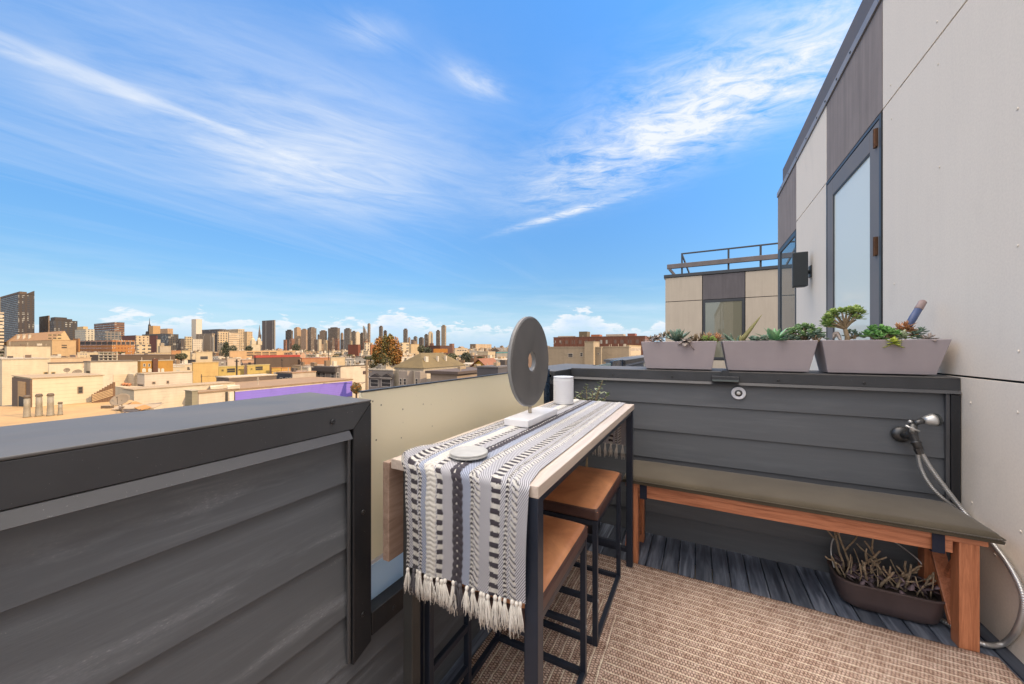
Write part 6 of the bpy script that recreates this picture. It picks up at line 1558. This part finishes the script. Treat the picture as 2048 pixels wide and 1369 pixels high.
def clash(x0, x1, y0, y1):
    for q in NAMED:
        if x0 < q[6]+1 and x1 > q[5]-1 and y0 < q[8]+1 and y1 > q[7]-1: return True
    for q in placed:
        if x0 < q[1]+.6 and x1 > q[0]-.6 and y0 < q[3]+.6 and y1 > q[2]-.6: return True
    return False
cnt = 0
for tr_ in range(16000):
    if cnt >= 290: break
    px = random.uniform(-25, 1110); d = 95*math.exp(random.uniform(0, 2.15))
    P_ = random.choice(PROTO[:6]*2+PROTO) ; e, lab, w, l, h, used = P_
    c = at_d(px, 700, d); X_, Y_ = c[0], c[1]
    if X_ > -22: continue
    if clash(X_-w, X_, Y_, Y_+l): continue
    dz = random.uniform(-2.2, 1.4)+(1.2 if d > 250 else 0)+(1.0 if d > 450 else 0)
    ytop = HY-720*(GZ+h+dz+2-CH)/d
    xa = 1024+720*(CA*(X_-w)+SA*Y_)/(-SA*(X_-w)+CA*Y_) ; xb = 1024+720*(CA*X_+SA*(Y_+l))/(-SA*X_+CA*(Y_+l))
    bad = False
    for q in NAMED:
        if q[4] > d and xa < q[1] and xb > q[0] and ytop < q[3]-1: bad = True; break
    if bad: continue
    if used:
        o = copy_tree(e)
    else:
        o = e; P_[5] = True
    o.location = (X_, Y_, GZ+dz)
    tag(o, lab, 'house', 'small houses of the distant city'); placed.append((X_-w, X_, Y_, Y_+l)); cnt += 1
rt_ = random.Random(8); TP = None; nt = 0
for tr_ in range(2500):
    if nt >= 46: break
    px = rt_.uniform(-10, 1080); d = 110*math.exp(rt_.uniform(0, 1.7)); c = at_d(px, 700, d); X_, Y_ = c[0], c[1]; r_ = rt_.uniform(1.6, 3.2)
    if X_ > -25 or clash(X_-r_, X_+r_, Y_-r_, Y_+r_): continue
    zt_ = GZ+rt_.uniform(8.5, 12.0); yt_ = HY-720*(zt_+.5-CH)/d; wp = 720*r_/d
    if any(q[4] > d and px-wp < q[1] and px+wp > q[0] and yt_ < q[3]-1 for q in NAMED): continue
    if TP is None:
        nb = len(bpy.data.objects); tree(px, 700, 690, 100, 30, (LD, LY), 'dark rounded street tree among the distant rooftops', 'tree', 500, [(0, .5, .5, .5)], .75, 77, 'street trees of the distant city')
        TP = [o for o in bpy.data.objects if o.name.startswith('tree') and o.parent is None and o.get('group') == 'street trees of the distant city'][0]; o = TP
        TH = (700-690)*100/720*1.0; TB = Vector(at_d(px, 700, 100)).z-GZ
    else: o = copy_tree(TP)
    sc_v = (zt_-GZ)/(TB+TH); o.location = (X_, Y_, GZ); o.scale = (r_/2.1, r_/2.1, sc_v)
    o['label'] = 'dark rounded street tree among the distant rooftops'; nt += 1; placed.append((X_-r_, X_+r_, Y_-r_, Y_+r_))
for P_ in PROTO:
    if not P_[5]:
        for k in list(P_[0].children): bpy.data.objects.remove(k)
        bpy.data.objects.remove(P_[0])
print('houses', cnt)
# ================================================================ SKY, SUN, CAMERA
SUN_AZ = Vector((.982, .187, 0)); SUN_EL = R(27)
w = bpy.data.worlds.new('World'); SC.world = w; w.use_nodes = True
class WT(NT):
    def __init__(s): s.t = w.node_tree; s.n = s.t.nodes; s.l = s.t.links
W = WT(); bg = W.n['Background']
sky = W.new('ShaderNodeTexSky'); sky.sky_type = 'NISHITA'; sky.sun_disc = False
sky.sun_elevation = SUN_EL
sky.sun_rotation = math.atan2(SUN_AZ.x, SUN_AZ.y)
sky.altitude = 200; sky.air_density = 1.0; sky.dust_density = .3; sky.ozone_density = 3.0
dirv = W.coord('Generated'); dx, dy, dz = W.sep(dirv)
hor = W.math('SQRT', W.math('ADD', W.math('MULTIPLY', dx, dx), W.math('MULTIPLY', dy, dy)))
el = W.math('DIVIDE', dz, W.math('MAXIMUM', hor, .001))
zz = W.math('MAXIMUM', dz, .02)
q = W.comb(W.math('DIVIDE', dx, zz), W.math('DIVIDE', dy, zz), 0.)
qx, qy, _ = W.sep(q)
def gauss(cx, cy, sx, sy, rot):
    # soft elliptical patch on the cloud layer
    a = W.math('SUBTRACT', qx, cx); b = W.math('SUBTRACT', qy, cy); c, s = math.cos(rot), math.sin(rot)
    u = W.math('DIVIDE', W.math('ADD', W.math('MULTIPLY', a, c), W.math('MULTIPLY', b, s)), sx)
    v = W.math('DIVIDE', W.math('SUBTRACT', W.math('MULTIPLY', b, c), W.math('MULTIPLY', a, s)), sy)
    r2 = W.math('ADD', W.math('MULTIPLY', u, u), W.math('MULTIPLY', v, v))
    return W.math('POWER', 2.718, W.math('MULTIPLY', r2, -1.))
def streak(scale, rot, st, dist, det=7, rough=.6, loc=(0,0,0)):
    return W.noise(W.mapping(W.mapping(q, (1,1,1), (0,0,-rot)), (st, 1., 1.), loc=loc), scale, det, rough, dist)
def add(*f):
    r = f[0]
    for g in f[1:]: r = W.math('ADD', r, g)
    return r
def mul(*f):
    r = f[0]
    for g in f[1:]: r = W.math('MULTIPLY', r, g)
    return r
rotA = math.atan2(1.73, .34); rotB = math.atan2(-.36, 1.25)
nA = streak(1.5, 1.0, .55, 1.0, 6, .55); nA2 = streak(5.0, 1.0, .36, 1.8, 8, .66)
mA = gauss(-1.80, 1.22, .85, .72, 1.0); mA2 = gauss(-1.22, .80, .55, .16, rotA); mA3 = gauss(-2.6, 1.3, 1.6, .55, rotA)
fA = mul(add(mul(mA, 1.0), mul(mA2, .0), mul(mA3, .06)), W.mapr(add(mul(nA, .66), mul(nA2, .34)), .28, .70))
cl = add(W.math('MULTIPLY', qx, -.9814), W.math('MULTIPLY', qy, .1928))     # distance across the contrail
con = mul(W.mapr(W.math('ABSOLUTE', W.math('SUBTRACT', add(cl, mul(W.math('SUBTRACT', nA2, .5), .05)), 2.055)), mul(W.mapr(qy, 1.8, .2, .03, .10), 1.), mul(W.mapr(qy, 1.8, .2, .03, .10), .35)), W.mapr(qy, 1.7, .5), W.mapr(nA2, .2, .55))
nB = streak(4.6, rotB+.5, .62, .8, 8, .62, (3, 1, 0)); nB2 = streak(10., rotB+.5, .55, 1.0, 8, .68, (1, 4, 0))
mB = add(mul(gauss(.18, 1.64, .42, .28, -.4), 1.0), mul(gauss(-.36, 1.94, .70, .34, -.5), .85), mul(gauss(.46, 1.30, .14, .08, rotB), .5))
fB = mul(mB, W.mapr(add(mul(nB, .5), mul(nB2, .5)), .38, .60))
lineC = gauss(-.92, 2.56, .50, .060, math.atan2(-.35, 1.33)); fC = mul(lineC, W.mapr(nB2, .3, .6), .8)
fD = mul(add(gauss(-.74, 1.14, .13, .06, 1.1), mul(gauss(-.92, .80, .10, .06, .6), .7)), W.mapr(nA2, .3, .6), .55)
fE = mul(W.mapr(add(mul(streak(1.1, rotA+.25, .16, .8, 8, .62, (7, 2, 0)), .7), mul(streak(3.4, rotA+.25, .16, .8, 8, .62, (2, 9, 0)), .3)), .50, .70), W.mapr(el, .12, .30), W.mapr(el, .75, .45), W.mapr(qx, -1.4, -2.2), .22)
cir = W.math('MINIMUM', add(mul(fA, 1.12), mul(con, .34), mul(fB, 1.0), fC, fD, fE), 1.)
cir = mul(cir, W.mapr(el, .05, .14))
# low cumulus rows near the horizon
az = W.math('ARCTAN2', dx, dy)
cv = W.comb(W.math('MULTIPLY', az, 9.), W.math('MULTIPLY', el, 26.), 0.)
c1 = W.noise(cv, .85, 2, .5); c2 = W.noise(cv, 2.2, 8, .62, .3); c3 = W.noise(W.comb(W.math('MULTIPLY', az, 5.), 3.3, 0.), 1.1, 3, .5)
topl = add(.042, mul(W.mapr(c3, .40, .68), .062), mul(W.math('SUBTRACT', c2, .5), .13), mul(W.math('SUBTRACT', c1, .5), .05))
cum = mul(W.mapr(W.math('SUBTRACT', topl, el), -.003, .010), W.mapr(el, .012, .062), W.mapr(c2, .30, .52))
soft = mul(W.mapr(W.noise(W.comb(W.math('MULTIPLY', az, 4.), W.math('MULTIPLY', el, 30.), 2.), 1., 5, .6), .45, .7), W.mapr(el, .20, .10), W.mapr(el, .0, .06), .45)
# colours: real sky model, a little more saturated, then sunlit cloud on top
hs = W.new('ShaderNodeHueSaturation'); hs.inputs['Saturation'].default_value = 1.22; hs.inputs['Value'].default_value = 1.0
W.link(sky.outputs[0], hs.inputs['Color'])
SKYC = W.mix(1., hs.outputs[0], W.ramp(W.mapr(el, .0, 1.1), [(.0, .36), (.12, .42), (.33, .66), (.6, .97), (1., 1.22)]), 'MULTIPLY')
FILL_VEIL = (14.6, 13.0, 11.5)
CLOUD = (2.45, 2.58, 2.75)
shade = W.mapr(W.math('SUBTRACT', topl, el), .0, .05)
cumc = W.mix(shade, (2.72, 2.74, 2.78), (1.75, 2.2, 2.75))
rgt = add(mul(dx, CA), mul(dy, SA))
SKYC = W.mix(1., SKYC, W.ramp(W.mapr(rgt, -.9, .3), [(0., .66), (.55, 1.0), (1., 1.06)]), 'MULTIPLY')
SKYC = W.mix(W.mapr(el, .16, .0, 0., .85), SKYC, (1.30, 1.98, 2.75))
col = W.mix(cir, SKYC, CLOUD)
col = W.mix(soft, col, (1.9, 2.3, 2.75))
col = W.mix(mul(cum, .92), col, cumc)
# unseen bright layer added overhead and behind the camera to fill the shaded terrace
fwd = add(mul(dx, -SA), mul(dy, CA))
fill_veil = W.math('MAXIMUM', W.mapr(el, 1.02, 1.7), mul(W.mapr(fwd, -.02, -.4), W.mapr(el, .05, .35), .45))
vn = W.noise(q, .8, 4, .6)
col = W.mix(mul(fill_veil, W.mapr(vn, .2, .6, .75, 1.)), col, FILL_VEIL)
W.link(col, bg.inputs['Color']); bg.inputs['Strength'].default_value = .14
sl_ = bpy.data.lights.new('sun', 'SUN'); sl_.energy = 2.1; sl_.angle = R(.53); sl_.color = (1., .76, .47)
so = bpy.data.objects.new('sun', sl_); COL.objects.link(so)
to_sun = Vector((SUN_AZ.x*math.cos(SUN_EL), SUN_AZ.y*math.cos(SUN_EL), math.sin(SUN_EL)))
so.rotation_euler = to_sun.to_track_quat('Z', 'Y').to_euler(); so.location = (30, 6, 30)
cam = bpy.data.cameras.new('camera'); co = bpy.data.objects.new('camera', cam); COL.objects.link(co)
co.location = (0, 0, CH); co.rotation_euler = (PI/2, 0, YAW)
cam.sensor_fit = 'HORIZONTAL'; cam.sensor_width = 36; cam.lens = 36*FPX/2048
cam.shift_x = 0; cam.shift_y = (HY-684.5)/2048
cam.clip_start = .02; cam.clip_end = 30000
SC.camera = co
vs = SC.view_settings; SC.display_settings.display_device = 'sRGB'
vs.view_transform = 'Standard'; vs.look = 'None'; vs.exposure = 1.4; vs.gamma = 1; vs.use_curve_mapping = False
SC.cycles.max_bounces = 8; SC.cycles.diffuse_bounces = 4; SC.cycles.use_denoising = True
